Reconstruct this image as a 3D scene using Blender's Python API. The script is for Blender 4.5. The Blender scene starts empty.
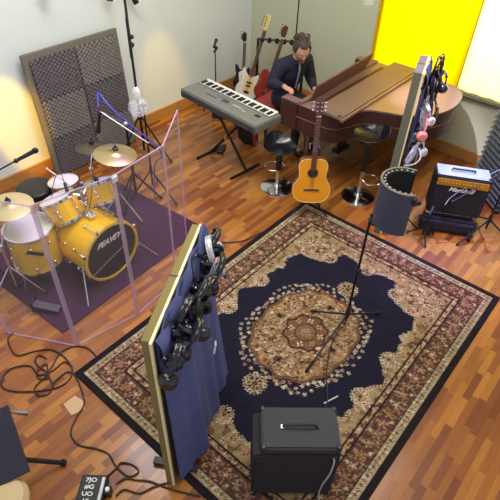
import bpy, bmesh, math, random
import numpy as np
from mathutils import Vector, Matrix, Quaternion
random.seed(7)
PI = math.pi
scene = bpy.context.scene
COL = scene.collection

# ------------------------------------------------------------------ colour / materials
def lin(c):
    r = []
    for v in c:
        v = v / 255.0
        r.append(v / 12.92 if v <= 0.04045 else ((v + 0.055) / 1.055) ** 2.4)
    return (r[0], r[1], r[2], 1.0)

def mat(name, rgb, rough=0.5, metal=0.0, var=0.12, nscale=18.0, bump=0.0, coat=0.0, spec=0.5, trans=0.0, alpha=1.0):
    m = bpy.data.materials.new(name)
    m.use_nodes = True
    nt = m.node_tree
    b = nt.nodes['Principled BSDF']
    base = lin(rgb)
    if var > 0:
        tc = nt.nodes.new('ShaderNodeTexCoord')
        n = nt.nodes.new('ShaderNodeTexNoise'); n.inputs['Scale'].default_value = nscale
        n.inputs['Detail'].default_value = 3
        mx = nt.nodes.new('ShaderNodeMix'); mx.data_type = 'RGBA'
        mx.inputs[6].default_value = tuple(c * (1 - var) for c in base[:3]) + (1,)
        mx.inputs[7].default_value = tuple(min(1, c * (1 + var)) for c in base[:3]) + (1,)
        nt.links.new(tc.outputs['Object'], n.inputs['Vector'])
        nt.links.new(n.outputs['Fac'], mx.inputs[0])
        nt.links.new(mx.outputs[2], b.inputs['Base Color'])
        if bump > 0:
            bp = nt.nodes.new('ShaderNodeBump'); bp.inputs['Strength'].default_value = bump
            bp.inputs['Distance'].default_value = 0.01
            nt.links.new(n.outputs['Fac'], bp.inputs['Height'])
            nt.links.new(bp.outputs['Normal'], b.inputs['Normal'])
    else:
        b.inputs['Base Color'].default_value = base
    b.inputs['Roughness'].default_value = rough
    b.inputs['Metallic'].default_value = metal
    b.inputs['Coat Weight'].default_value = coat
    b.inputs['Coat Roughness'].default_value = 0.08
    b.inputs['Specular IOR Level'].default_value = spec
    b.inputs['Transmission Weight'].default_value = trans
    b.inputs['Alpha'].default_value = alpha
    return m

def clear_mat(name, rgb, mixv, rough=0.05):
    """thin clear plastic / glass: mostly transparent with a glossy film"""
    m = bpy.data.materials.new(name); m.use_nodes = True
    nt = m.node_tree; nt.nodes.clear()
    out = nt.nodes.new('ShaderNodeOutputMaterial')
    t = nt.nodes.new('ShaderNodeBsdfTransparent'); t.inputs[0].default_value = (0.97, 0.97, 0.98, 1)
    p = nt.nodes.new('ShaderNodeBsdfPrincipled'); p.inputs['Base Color'].default_value = lin(rgb)
    p.inputs['Roughness'].default_value = rough
    n = nt.nodes.new('ShaderNodeTexNoise'); n.inputs['Scale'].default_value = 3
    mr = nt.nodes.new('ShaderNodeMapRange')
    mr.inputs[3].default_value = mixv * 0.6; mr.inputs[4].default_value = mixv * 1.4
    mx = nt.nodes.new('ShaderNodeMixShader')
    nt.links.new(n.outputs['Fac'], mr.inputs[0]); nt.links.new(mr.outputs[0], mx.inputs[0])
    nt.links.new(t.outputs[0], mx.inputs[1]); nt.links.new(p.outputs[0], mx.inputs[2])
    nt.links.new(mx.outputs[0], out.inputs[0])
    return m

M = {}
M['black'] = mat('black_plastic', (26, 26, 30), 0.45)
M['black_metal'] = mat('black_metal', (24, 23, 28), 0.4, 0.3)
M['rubber'] = mat('rubber', (18, 18, 20), 0.8)
M['tolex'] = mat('amp_vinyl', (54, 52, 60), 0.7, bump=0.4, nscale=160)
M['tolex_dark'] = mat('amp_vinyl_dark', (34, 33, 38), 0.75, bump=0.4, nscale=160)
M['grille'] = mat('grille_cloth', (36, 35, 40), 0.9, bump=0.5, nscale=260)
M['chrome'] = mat('chrome', (225, 225, 230), 0.14, 1.0, 0.04)
M['steel'] = mat('brushed_steel', (180, 180, 185), 0.3, 1.0, 0.08)
M['yellow_shell'] = mat('yellow_lacquer', (255, 196, 0), 0.22, 0.0, 0.06, coat=0.6)
M['yellow_faded'] = mat('pale_yellow_lacquer', (222, 182, 56), 0.28, 0.0, 0.06, coat=0.4)
M['drumhead'] = mat('coated_drumhead', (216, 212, 205), 0.6, 0, 0.04)
M['drumhead_clear'] = clear_mat('clear_drumhead', (225, 225, 215), 0.45, 0.15)
M['drumhead_black'] = mat('black_drumhead', (30, 28, 34), 0.35, 0, 0.06)
M['white'] = mat('white_paint', (235, 235, 232), 0.5, 0, 0.03)
M['cymbal'] = mat('cymbal_brass', (176, 160, 108), 0.36, 0.8, 0.12, 30)
M['cymbal_dark'] = mat('cymbal_dark_bronze', (96, 84, 66), 0.42, 0.75, 0.2, 30)
M['cymbal_pale'] = mat('cymbal_pale_brass', (206, 190, 136), 0.5, 0.45, 0.08, 30)
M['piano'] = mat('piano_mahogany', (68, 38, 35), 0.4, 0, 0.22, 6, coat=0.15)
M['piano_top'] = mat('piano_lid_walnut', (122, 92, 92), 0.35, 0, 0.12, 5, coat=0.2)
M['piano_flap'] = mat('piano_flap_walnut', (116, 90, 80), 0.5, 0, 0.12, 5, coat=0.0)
M['piano_edge'] = mat('piano_edge_light', (134, 96, 78), 0.3, 0, 0.1)
M['piano_desk'] = mat('piano_desk_walnut', (104, 68, 60), 0.6, 0, 0.1)
M['piano_dark'] = mat('piano_interior', (40, 24, 20), 0.5)
M['ivory'] = mat('ivory_keys', (238, 235, 228), 0.25, 0, 0.02)
M['ebony'] = mat('ebony_keys', (18, 18, 20), 0.3, 0, 0.02)
M['kb_grey'] = mat('keyboard_grey', (122, 122, 116), 0.45, 0.1, 0.06)
M['kb_dark'] = mat('keyboard_dark', (70, 70, 70), 0.5, 0.1, 0.06)
M['kb_mark'] = mat('keyboard_marking', (60, 62, 66), 0.5)
M['kb_light'] = mat('keyboard_lettering', (196, 198, 196), 0.5)
M['red_vinyl'] = mat('red_vinyl', (150, 44, 52), 0.5, 0, 0.12)
M['stool_black'] = mat('glossy_black_seat', (16, 15, 22), 0.25, 0, 0.0, coat=.35)
M['spruce'] = mat('spruce_top', (238, 156, 28), 0.28, 0, 0.08, 5, coat=0.7)
M['binding'] = mat('cream_binding', (236, 205, 140), 0.4, 0, 0.04)
M['gtr_side'] = mat('guitar_mahogany', (120, 66, 30), 0.3, 0, 0.15, 10, coat=0.5)
M['rosewood'] = mat('rosewood', (92, 56, 48), 0.45, 0, 0.15)
M['maple'] = mat('maple', (222, 196, 128), 0.35, 0, 0.08, coat=0.4)
M['bass_white'] = mat('white_lacquer', (232, 226, 214), 0.3, 0, 0.03, coat=0.6)
M['red_gtr'] = mat('cherry_lacquer', (142, 44, 34), 0.3, 0, 0.12, coat=0.6)
M['olive'] = mat('khaki_board', (128, 116, 66), 0.8, 0, 0.1, 9, bump=0.15)
M['olive_grey'] = mat('grey_green_board', (104, 108, 86), 0.8, 0, 0.1, 9, bump=0.15)
M['cream_edge'] = mat('cream_edge_trim', (232, 222, 176), 0.5, 0, 0.05)
M['blanket'] = mat('blue_blanket', (82, 90, 142), 0.85, 0, 0.25, 14, bump=0.5)
M['hp_black'] = mat('headphone_black', (26, 28, 36), 0.22, 0, 0.1, coat=0.4)
M['hp_pad'] = mat('headphone_pad', (40, 42, 50), 0.6)
M['hp_silver'] = mat('headphone_silver', (205, 208, 216), 0.25, 0.5, 0.06)
M['pink'] = mat('salmon_plastic', (226, 140, 124), 0.5)
M['lavender'] = mat('pale_lavender_plastic', (206, 204, 222), 0.5)
M['foam_grey'] = mat('acoustic_foam_grey', (118, 112, 108), 0.95, 0, 0.1)
M['foam_dark'] = mat('acoustic_foam_charcoal', (98, 90, 94), 0.95, 0, 0.1)
M['foam_blue'] = mat('acoustic_foam_slate', (92, 98, 108), 0.95, 0, 0.1)
M['foam_board'] = mat('foam_backing_grey', (112, 106, 96), 0.8, 0, 0.06)
M['filter_shell'] = mat('reflection_filter_slate', (74, 80, 100), 0.5, 0.3, 0.08)
M['filter_foam'] = mat('reflection_filter_foam', (28, 30, 32), 0.95)
M['gold'] = mat('gold_panel', (206, 160, 52), 0.35, 0.6, 0.06)
M['marsh_top'] = mat('amp_black_top_lit_pale', (150, 155, 172), 0.32, 0, 0.06)  # black amp top; the bluish light falling on it is put into this pale colour
M['navy'] = mat('navy_cloth', (26, 27, 50), 0.85, 0, 0.15, 30, bump=0.3)
M['navy_cover'] = mat('dark_navy_cover', (30, 30, 48), 0.7, 0, 0.12, 20)
M['jeans'] = mat('dark_trousers', (24, 24, 34), 0.9)
M['skin'] = mat('skin', (196, 142, 118), 0.55, 0, 0.05)
M['hair'] = mat('brown_hair', (62, 44, 38), 0.6, 0, 0.3, 60, bump=0.6)
M['lining'] = mat('grey_shirt', (120, 130, 160), 0.8)
M['beige'] = mat('beige_upholstery', (196, 172, 128), 0.6, 0, 0.06)
M['plank'] = mat('pale_plank', (206, 190, 150), 0.6, 0, 0.1)
M['tape'] = mat('pale_paper', (205, 168, 130), 0.7, 0, 0.08)
M['cable'] = mat('brown_black_cable', (50, 30, 24), 0.5)
M['cable_orange'] = mat('orange_cable', (206, 120, 50), 0.5)
M['cable_blue'] = mat('blue_cable', (50, 66, 190), 0.45)
M['cable_grey'] = mat('grey_cable', (170, 172, 180), 0.5)
M['drum_rug'] = mat('plum_carpet', (58, 22, 50), 0.95, 0, 0.25, 22, bump=0.4)
M['acrylic'] = clear_mat('clear_acrylic', (230, 225, 235), 0.05)
M['acrylic_edge'] = clear_mat('acrylic_edge_strip', (214, 190, 214), 0.45, 0.3)
M['bulb_glass'] = clear_mat('clear_bulb_glass', (235, 240, 238), 0.24, 0.05)
M['baseboard'] = mat('oak_baseboard', (176, 124, 62), 0.45, 0, 0.12, 8)
M['sill'] = mat('window_sill', (196, 190, 170), 0.5)
M['frame_dark'] = mat('window_frame_dark', (84, 82, 62), 0.5)

def wall_mat(name, c1, c2):
    m = mat(name, c1, 0.75, 0, 0.0)
    nt = m.node_tree; b = nt.nodes['Principled BSDF']
    tc = nt.nodes.new('ShaderNodeTexCoord')
    n = nt.nodes.new('ShaderNodeTexNoise'); n.inputs['Scale'].default_value = 0.9; n.inputs['Detail'].default_value = 2
    mx = nt.nodes.new('ShaderNodeMix'); mx.data_type = 'RGBA'
    mx.inputs[6].default_value = lin(c1); mx.inputs[7].default_value = lin(c2)
    nt.links.new(tc.outputs['Object'], n.inputs['Vector'])
    nt.links.new(n.outputs['Fac'], mx.inputs[0]); nt.links.new(mx.outputs[2], b.inputs['Base Color'])
    n2 = nt.nodes.new('ShaderNodeTexNoise'); n2.inputs['Scale'].default_value = 90
    bp = nt.nodes.new('ShaderNodeBump'); bp.inputs['Strength'].default_value = 0.08
    nt.links.new(tc.outputs['Object'], n2.inputs['Vector'])
    nt.links.new(n2.outputs['Fac'], bp.inputs['Height']); nt.links.new(bp.outputs['Normal'], b.inputs['Normal'])
    return m
M['wall_white'] = wall_mat('painted_wall_cool_white', (214, 222, 222), (222, 228, 226))
M['wall_green'] = wall_mat('painted_wall_sage_cream', (188, 190, 160), (194, 196, 168))
M['ceiling'] = wall_mat('painted_ceiling', (225, 225, 220), (230, 230, 226))

def parquet():
    m = bpy.data.materials.new('strip_parquet'); m.use_nodes = True
    nt = m.node_tree; b = nt.nodes['Principled BSDF']; L = nt.links.new
    def math_(op, a, bb=None, c=None):
        n = nt.nodes.new('ShaderNodeMath'); n.operation = op
        for i, v in enumerate((a, bb, c)):
            if v is None: continue
            if isinstance(v, (int, float)): n.inputs[i].default_value = v
            else: L(v, n.inputs[i])
        return n.outputs[0]
    geo = nt.nodes.new('ShaderNodeNewGeometry')
    sp = nt.nodes.new('ShaderNodeSeparateXYZ'); L(geo.outputs['Position'], sp.inputs[0])
    w, ln = 0.052, 0.29
    u = math_('DIVIDE', sp.outputs[0], w)
    row = math_('FLOOR', u)
    wn = nt.nodes.new('ShaderNodeTexWhiteNoise'); wn.noise_dimensions = '1D'; L(row, wn.inputs['W'])
    v = math_('ADD', math_('DIVIDE', sp.outputs[1], ln), wn.outputs['Value'])
    # stagger: rows shift by half blocks plus a little
    v = math_('ADD', v, math_('MULTIPLY', row, 0.37))
    vid = math_('FLOOR', v)
    cx = nt.nodes.new('ShaderNodeCombineXYZ'); L(row, cx.inputs[0]); L(vid, cx.inputs[1])
    w2 = nt.nodes.new('ShaderNodeTexWhiteNoise'); w2.noise_dimensions = '2D'; L(cx.outputs[0], w2.inputs['Vector'])
    cr = nt.nodes.new('ShaderNodeValToRGB')
    e = cr.color_ramp.elements
    e[0].position = 0.0; e[0].color = lin((118, 62, 30))
    e[1].position = 1.0; e[1].color = lin((180, 118, 48))
    for ps, c in ((0.16, (130, 72, 34)), (0.34, (142, 82, 36)), (0.58, (154, 93, 38)), (0.8, (170, 107, 42))):
        k = e.new(ps); k.color = lin(c)
    L(w2.outputs['Value'], cr.inputs[0])
    # grain
    gx = nt.nodes.new('ShaderNodeCombineXYZ')
    L(math_('MULTIPLY', sp.outputs[0], 60), gx.inputs[0]); L(math_('MULTIPLY', sp.outputs[1], 5), gx.inputs[1]); L(w2.outputs['Value'], gx.inputs[2])
    g = nt.nodes.new('ShaderNodeTexNoise'); g.inputs['Scale'].default_value = 1.0; g.inputs['Detail'].default_value = 4
    L(gx.outputs[0], g.inputs['Vector'])
    gm = nt.nodes.new('ShaderNodeMapRange'); gm.inputs[3].default_value = 0.78; gm.inputs[4].default_value = 1.2
    L(g.outputs['Fac'], gm.inputs[0])
    hs = nt.nodes.new('ShaderNodeHueSaturation'); L(cr.outputs[0], hs.inputs['Color']); L(gm.outputs[0], hs.inputs['Value'])
    # joints
    fu = math_('FRACT', u); fv = math_('FRACT', v)
    ju = math_('LESS_THAN', fu, 0.035); jv = math_('LESS_THAN', fv, 0.008)
    j = math_('MAXIMUM', ju, jv)
    mx = nt.nodes.new('ShaderNodeMix'); mx.data_type = 'RGBA'
    L(math_('MULTIPLY', j, 0.45), mx.inputs[0]); L(hs.outputs[0], mx.inputs[6]); mx.inputs[7].default_value = lin((70, 34, 22))
    L(mx.outputs[2], b.inputs['Base Color'])
    b.inputs['Roughness'].default_value = 0.34
    b.inputs['Coat Weight'].default_value = 0.35; b.inputs['Coat Roughness'].default_value = 0.12
    return m
M['parquet'] = parquet()

def curtain_mat(name, rgb, tr):
    m = bpy.data.materials.new(name); m.use_nodes = True
    nt = m.node_tree; nt.nodes.clear()
    out = nt.nodes.new('ShaderNodeOutputMaterial')
    d = nt.nodes.new('ShaderNodeBsdfDiffuse'); d.inputs[0].default_value = lin(rgb)
    t = nt.nodes.new('ShaderNodeBsdfTranslucent'); t.inputs[0].default_value = lin(rgb)
    wv = nt.nodes.new('ShaderNodeTexWave'); wv.inputs['Scale'].default_value = 40
    bp = nt.nodes.new('ShaderNodeBump'); bp.inputs['Strength'].default_value = 0.05
    nt.links.new(wv.outputs['Fac'], bp.inputs['Height']); nt.links.new(bp.outputs['Normal'], d.inputs['Normal'])
    mx = nt.nodes.new('ShaderNodeMixShader'); mx.inputs[0].default_value = tr
    nt.links.new(d.outputs[0], mx.inputs[1]); nt.links.new(t.outputs[0], mx.inputs[2]); nt.links.new(mx.outputs[0], out.inputs[0])
    return m
M['curtain_yellow'] = curtain_mat('yellow_curtain', (255, 214, 2), 0.8)
M['curtain_pale'] = curtain_mat('pale_yellow_curtain', (250, 238, 165), 0.8)

# ------------------------------------------------------------------ mesh builder
def frame_z(d):
    """matrix whose Z axis points along d"""
    return Vector(d).normalized().to_track_quat('Z', 'Y').to_matrix().to_4x4()
def rotm(rx=0, ry=0, rz=0):
    return Matrix.Rotation(rz, 4, 'Z') @ Matrix.Rotation(ry, 4, 'Y') @ Matrix.Rotation(rx, 4, 'X')
def T(x, y, z): return Matrix.Translation((x, y, z))

class MB:
    def __init__(s): s.bm = bmesh.new(); s.mi = 0
    def _fin(s, n0):
        s.bm.faces.ensure_lookup_table()
        for f in s.bm.faces[n0:]: f.material_index = s.mi
    def box(s, c, size, R=None, bev=0.0, seg=1):
        n0 = len(s.bm.faces)
        g = bmesh.ops.create_cube(s.bm, size=1.0)
        vs = g['verts']
        Mx = T(*c) @ (R if R else Matrix.Identity(4)) @ Matrix.Diagonal((size[0], size[1], size[2], 1))
        bmesh.ops.transform(s.bm, matrix=Mx, verts=vs)
        if bev > 0:
            es = list({e for v in vs for e in v.link_edges})
            bmesh.ops.bevel(s.bm, geom=es, offset=bev, segments=seg, affect='EDGES')
        s._fin(n0); return s
    def lathe(s, prof, Mx=None, n=28, a0=0.0, a1=2 * PI):
        """prof: [(r,z)]"""
        n0 = len(s.bm.faces); Mx = Mx or Matrix.Identity(4)
        full = abs(a1 - a0 - 2 * PI) < 1e-6
        rings = []
        for r, z in prof:
            if r < 1e-6: rings.append([s.bm.verts.new(Mx @ Vector((0, 0, z)))])
            else:
                cnt = n if full else n + 1
                rings.append([s.bm.verts.new(Mx @ Vector((r * math.cos(a0 + (a1 - a0) * i / n), r * math.sin(a0 + (a1 - a0) * i / n), z))) for i in range(cnt)])
        for A, B in zip(rings, rings[1:]):
            m = max(len(A), len(B)); rng = range(m) if full else range(m - 1)
            for i in rng:
                j = (i + 1) % m
                try:
                    if len(A) == 1 and len(B) == 1: continue
                    if len(A) == 1: s.bm.faces.new((A[0], B[j], B[i]))
                    elif len(B) == 1: s.bm.faces.new((A[i], A[j], B[0]))
                    else: s.bm.faces.new((A[i], A[j], B[j], B[i]))
                except ValueError: pass
        s._fin(n0); return s
    def cyl(s, p0, p1, r0, r1=None, n=14):
        p0 = Vector(p0); p1 = Vector(p1); r1 = r0 if r1 is None else r1
        L = (p1 - p0).length
        return s.lathe([(0, 0), (r0, 0), (r1, L), (0, L)], T(*p0) @ frame_z(p1 - p0), n)
    def tube(s, pts, r, n=8, closed=False, smooth=0):
        pts = [Vector(p) for p in pts]
        if smooth:
            pts = catmull(pts, smooth, closed)
        n0 = len(s.bm.faces); N = len(pts); rings = []
        up = Vector((0, 0, 1)); prev = None
        for i, p in enumerate(pts):
            if closed: d = pts[(i + 1) % N] - pts[i - 1]
            else: d = pts[min(i + 1, N - 1)] - pts[max(i - 1, 0)]
            if d.length < 1e-9: d = Vector((1, 0, 0))
            d.normalize()
            if prev is None:
                a = up if abs(d.z) < 0.9 else Vector((1, 0, 0))
                x = a.cross(d).normalized()
            else:
                x = (prev - d * prev.dot(d))
                x = x.normalized() if x.length > 1e-6 else up.cross(d).normalized()
            prev = x; y = d.cross(x)
            rr = r[i] if isinstance(r, (list, tuple)) else r
            rings.append([s.bm.verts.new(p + x * rr * math.cos(2 * PI * k / n) + y * rr * math.sin(2 * PI * k / n)) for k in range(n)])
        pr = list(zip(rings, rings[1:])) + ([(rings[-1], rings[0])] if closed else [])
        for A, B in pr:
            for k in range(n): s.bm.faces.new((A[k], A[(k + 1) % n], B[(k + 1) % n], B[k]))
        if not closed:
            s.bm.faces.new(rings[0][::-1]); s.bm.faces.new(rings[-1])
        s._fin(n0); return s
    def prism(s, poly, z0, z1, Mx=None, bev=0.0):
        """poly: [(x,y)] ccw, extruded z0..z1"""
        n0 = len(s.bm.faces); Mx = Mx or Matrix.Identity(4)
        a = [s.bm.verts.new(Mx @ Vector((x, y, z0))) for x, y in poly]
        b = [s.bm.verts.new(Mx @ Vector((x, y, z1))) for x, y in poly]
        N = len(poly)
        fb = s.bm.faces.new(a[::-1]); ft = s.bm.faces.new(b)
        for i in range(N): s.bm.faces.new((a[i], a[(i + 1) % N], b[(i + 1) % N], b[i]))
        if bev > 0:
            bmesh.ops.bevel(s.bm, geom=list(ft.edges), offset=bev, segments=2, affect='EDGES')
        s._fin(n0); return s
    def sph(s, c, r, n=16, R=None):
        n0 = len(s.bm.faces)
        if isinstance(r, (int, float)): r = (r, r, r)
        g = bmesh.ops.create_uvsphere(s.bm, u_segments=n, v_segments=max(6, n // 2 + 2), radius=1)
        bmesh.ops.transform(s.bm, matrix=T(*c) @ (R or Matrix.Identity(4)) @ Matrix.Diagonal((r[0], r[1], r[2], 1)), verts=g['verts'])
        s._fin(n0); return s
    def ring(s, c, R, r, axis=(0, 0, 1), n=32, m=8, a0=0, a1=2 * PI):
        Mx = T(*c) @ frame_z(axis); full = abs(a1 - a0 - 2 * PI) < 1e-6
        pts = [Mx @ Vector((R * math.cos(a0 + (a1 - a0) * i / n), R * math.sin(a0 + (a1 - a0) * i / n), 0)) for i in range(n if full else n + 1)]
        return s.tube(pts, r, m, closed=full)
    def grid(s, fn, nu, nv):
        n0 = len(s.bm.faces)
        V = [[s.bm.verts.new(fn(i / nu, j / nv)) for j in range(nv + 1)] for i in range(nu + 1)]
        for i in range(nu):
            for j in range(nv): s.bm.faces.new((V[i][j], V[i + 1][j], V[i + 1][j + 1], V[i][j + 1]))
        s._fin(n0); return s
    def make(s, name, m, parent=None, smooth=35):
        me = bpy.data.meshes.new(name)
        bmesh.ops.recalc_face_normals(s.bm, faces=s.bm.faces)
        s.bm.to_mesh(me); s.bm.free()
        for x in (m if isinstance(m, (list, tuple)) else [m]): me.materials.append(M[x] if isinstance(x, str) else x)
        if smooth:
            me.shade_smooth(); me.set_sharp_from_angle(angle=math.radians(smooth))
        o = bpy.data.objects.new(name, me); COL.objects.link(o)
        if parent: o.parent = parent
        return o

def catmull(pts, k, closed=False):
    N = len(pts); out = []
    rng = range(N) if closed else range(N - 1)
    for i in rng:
        if closed: p0, p1, p2, p3 = pts[i - 1], pts[i], pts[(i + 1) % N], pts[(i + 2) % N]
        else: p0, p1, p2, p3 = pts[max(i - 1, 0)], pts[i], pts[i + 1], pts[min(i + 2, N - 1)]
        for j in range(k):
            t = j / k
            out.append(0.5 * ((2 * p1) + (p2 - p0) * t + (2 * p0 - 5 * p1 + 4 * p2 - p3) * t * t + (3 * p1 - p0 - 3 * p2 + p3) * t ** 3))
    if not closed: out.append(pts[-1])
    return out

def tag(o, label, cat, group=None, kind=None):
    o['label'] = label; o['category'] = cat
    if group: o['group'] = group
    if kind: o['kind'] = kind
    return o
def thing(name, label, cat, loc=(0, 0, 0), rz=0, group=None, R=None):
    o = bpy.data.objects.new(name, None); COL.objects.link(o)
    o.empty_display_size = 0.05
    if R is not None: o.matrix_world = T(*loc) @ R
    else: o.location = loc; o.rotation_euler = (0, 0, rz)
    return tag(o, label, cat, group)
def struct(o): o['kind'] = 'structure'; return o
def copy_tree(o, parent=None):
    c = o.copy(); COL.objects.link(c)
    if parent: c.parent = parent
    for ch in [x for x in list(COL.objects) if x.parent == o and x != c]:
        copy_tree(ch, c)
    return c
def dup(o, label, M4, group=None):
    c = copy_tree(o); c.matrix_world = M4; c['label'] = label
    if group: c['group'] = group
    return c
def text(name, body, size, m, parent, M4, depth=0.001, shear=0.0, scale=(1, 1), space=1.0):
    cu = bpy.data.curves.new(name, 'FONT'); cu.body = body; cu.size = size; cu.extrude = depth
    cu.shear = shear; cu.align_x = 'CENTER'; cu.align_y = 'CENTER'; cu.space_character = space; cu.offset = size * 0.02
    to = bpy.data.objects.new(name, cu); COL.objects.link(to)
    dg = bpy.context.evaluated_depsgraph_get()
    me = bpy.data.meshes.new_from_object(to.evaluated_get(dg))
    COL.objects.unlink(to); bpy.data.objects.remove(to)
    me.name = name
    me.transform(M4 @ Matrix.Diagonal((scale[0], scale[1], 1, 1)))
    me.materials.clear(); me.materials.append(M[m])
    o = bpy.data.objects.new(name, me); COL.objects.link(o); o.parent = parent
    return o

# ------------------------------------------------------------------ the room
XW, YW, CZ = -4.95, 5.95, 4.3
struct(MB().box((-1.2, 2.2, -0.05), (7.6, 7.7, 0.1)).make('floor', 'parquet'))
struct(MB().box((XW - 0.05, 2.2, CZ / 2), (0.1, 7.7, CZ)).make('wall_left', 'wall_white'))
WX0, WX1, WZ0, WZ1 = -2.93, -0.35, 0.80, 2.7
b = MB()
b.box(((XW + WX0) / 2, YW + 0.05, CZ / 2), (WX0 - XW, 0.1, CZ))
b.box(((WX0 + WX1) / 2, YW + 0.05, WZ0 / 2), (WX1 - WX0, 0.1, WZ0))
b.box(((WX0 + WX1) / 2, YW + 0.05, (WZ1 + CZ) / 2), (WX1 - WX0, 0.1, CZ - WZ1))
b.box(((WX1 + 2.6) / 2, YW + 0.05, CZ / 2), (2.6 - WX1, 0.1, CZ))
struct(b.make('wall_back', 'wall_green'))
struct(MB().box((-1.2, 2.2, CZ + 0.05), (7.6, 7.7, 0.1)).make('ceiling', 'ceiling'))
struct(MB().box((XW + 0.012, 2.2, 0.075), (0.024, 7.5, 0.15), bev=0.005).make('baseboard_left', 'baseboard'))
struct(MB().box((-1.2, YW - 0.012, 0.075), (7.5, 0.024, 0.15), bev=0.005).make('baseboard_back', 'baseboard'))
# window: frame, sill, panes
w = MB()
for x in (WX0 + 0.02, -1.80, WX1 - 0.02): w.box((x, YW + 0.05, (WZ0 + WZ1) / 2), (0.05, 0.06, WZ1 - WZ0))
w.box(((WX0 + WX1) / 2, YW + 0.05, WZ0 + 0.02), (WX1 - WX0, 0.06, 0.05)); w.box(((WX0 + WX1) / 2, YW + 0.05, WZ1 - 0.02), (WX1 - WX0, 0.06, 0.05))
win = struct(w.make('window_1', 'frame_dark'))
MB().box(((WX0 + WX1) / 2, YW + 0.06, (WZ0 + WZ1) / 2), (WX1 - WX0 - .06, 0.006, WZ1 - WZ0 - .06)).make('pane', 'bulb_glass', win)
MB().box(((WX0 + WX1) / 2, YW - 0.02, WZ0 - 0.015), (WX1 - WX0 + 0.06, 0.08, 0.025), bev=0.004).make('window_sill', 'frame_dark', win)

def curtain(x0, x1, z0, z1, m, label, amp, nf):
    def fn(u, v):
        x = x0 + (x1 - x0) * u
        return Vector((x, YW - 0.012 + amp * math.sin(u * nf * 2 * PI) * (1 - 0.3 * v) , z0 + (z1 - z0) * v))
    t = thing('curtain', label, 'curtain', (0, 0, 0), group=None)
    MB().grid(fn, 90, 4).make('cloth', m, t, smooth=60)
    MB().cyl((x0 - 0.02, YW - 0.012, z1 + 0.01), (x1 + 0.02, YW - 0.012, z1 + 0.01), 0.012).make('curtain_rod', 'white', t)
    return t
curtain(-2.95, -1.78, WZ0 + 0.02, 2.72, 'curtain_yellow', 'bright yellow curtain glowing with daylight behind the piano lid', 0.006, 7)
curtain(-1.77, -0.33, WZ0 + 0.02, 2.72, 'curtain_pale', 'pale cream-yellow curtain at the right side of the window', 0.006, 8)

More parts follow.
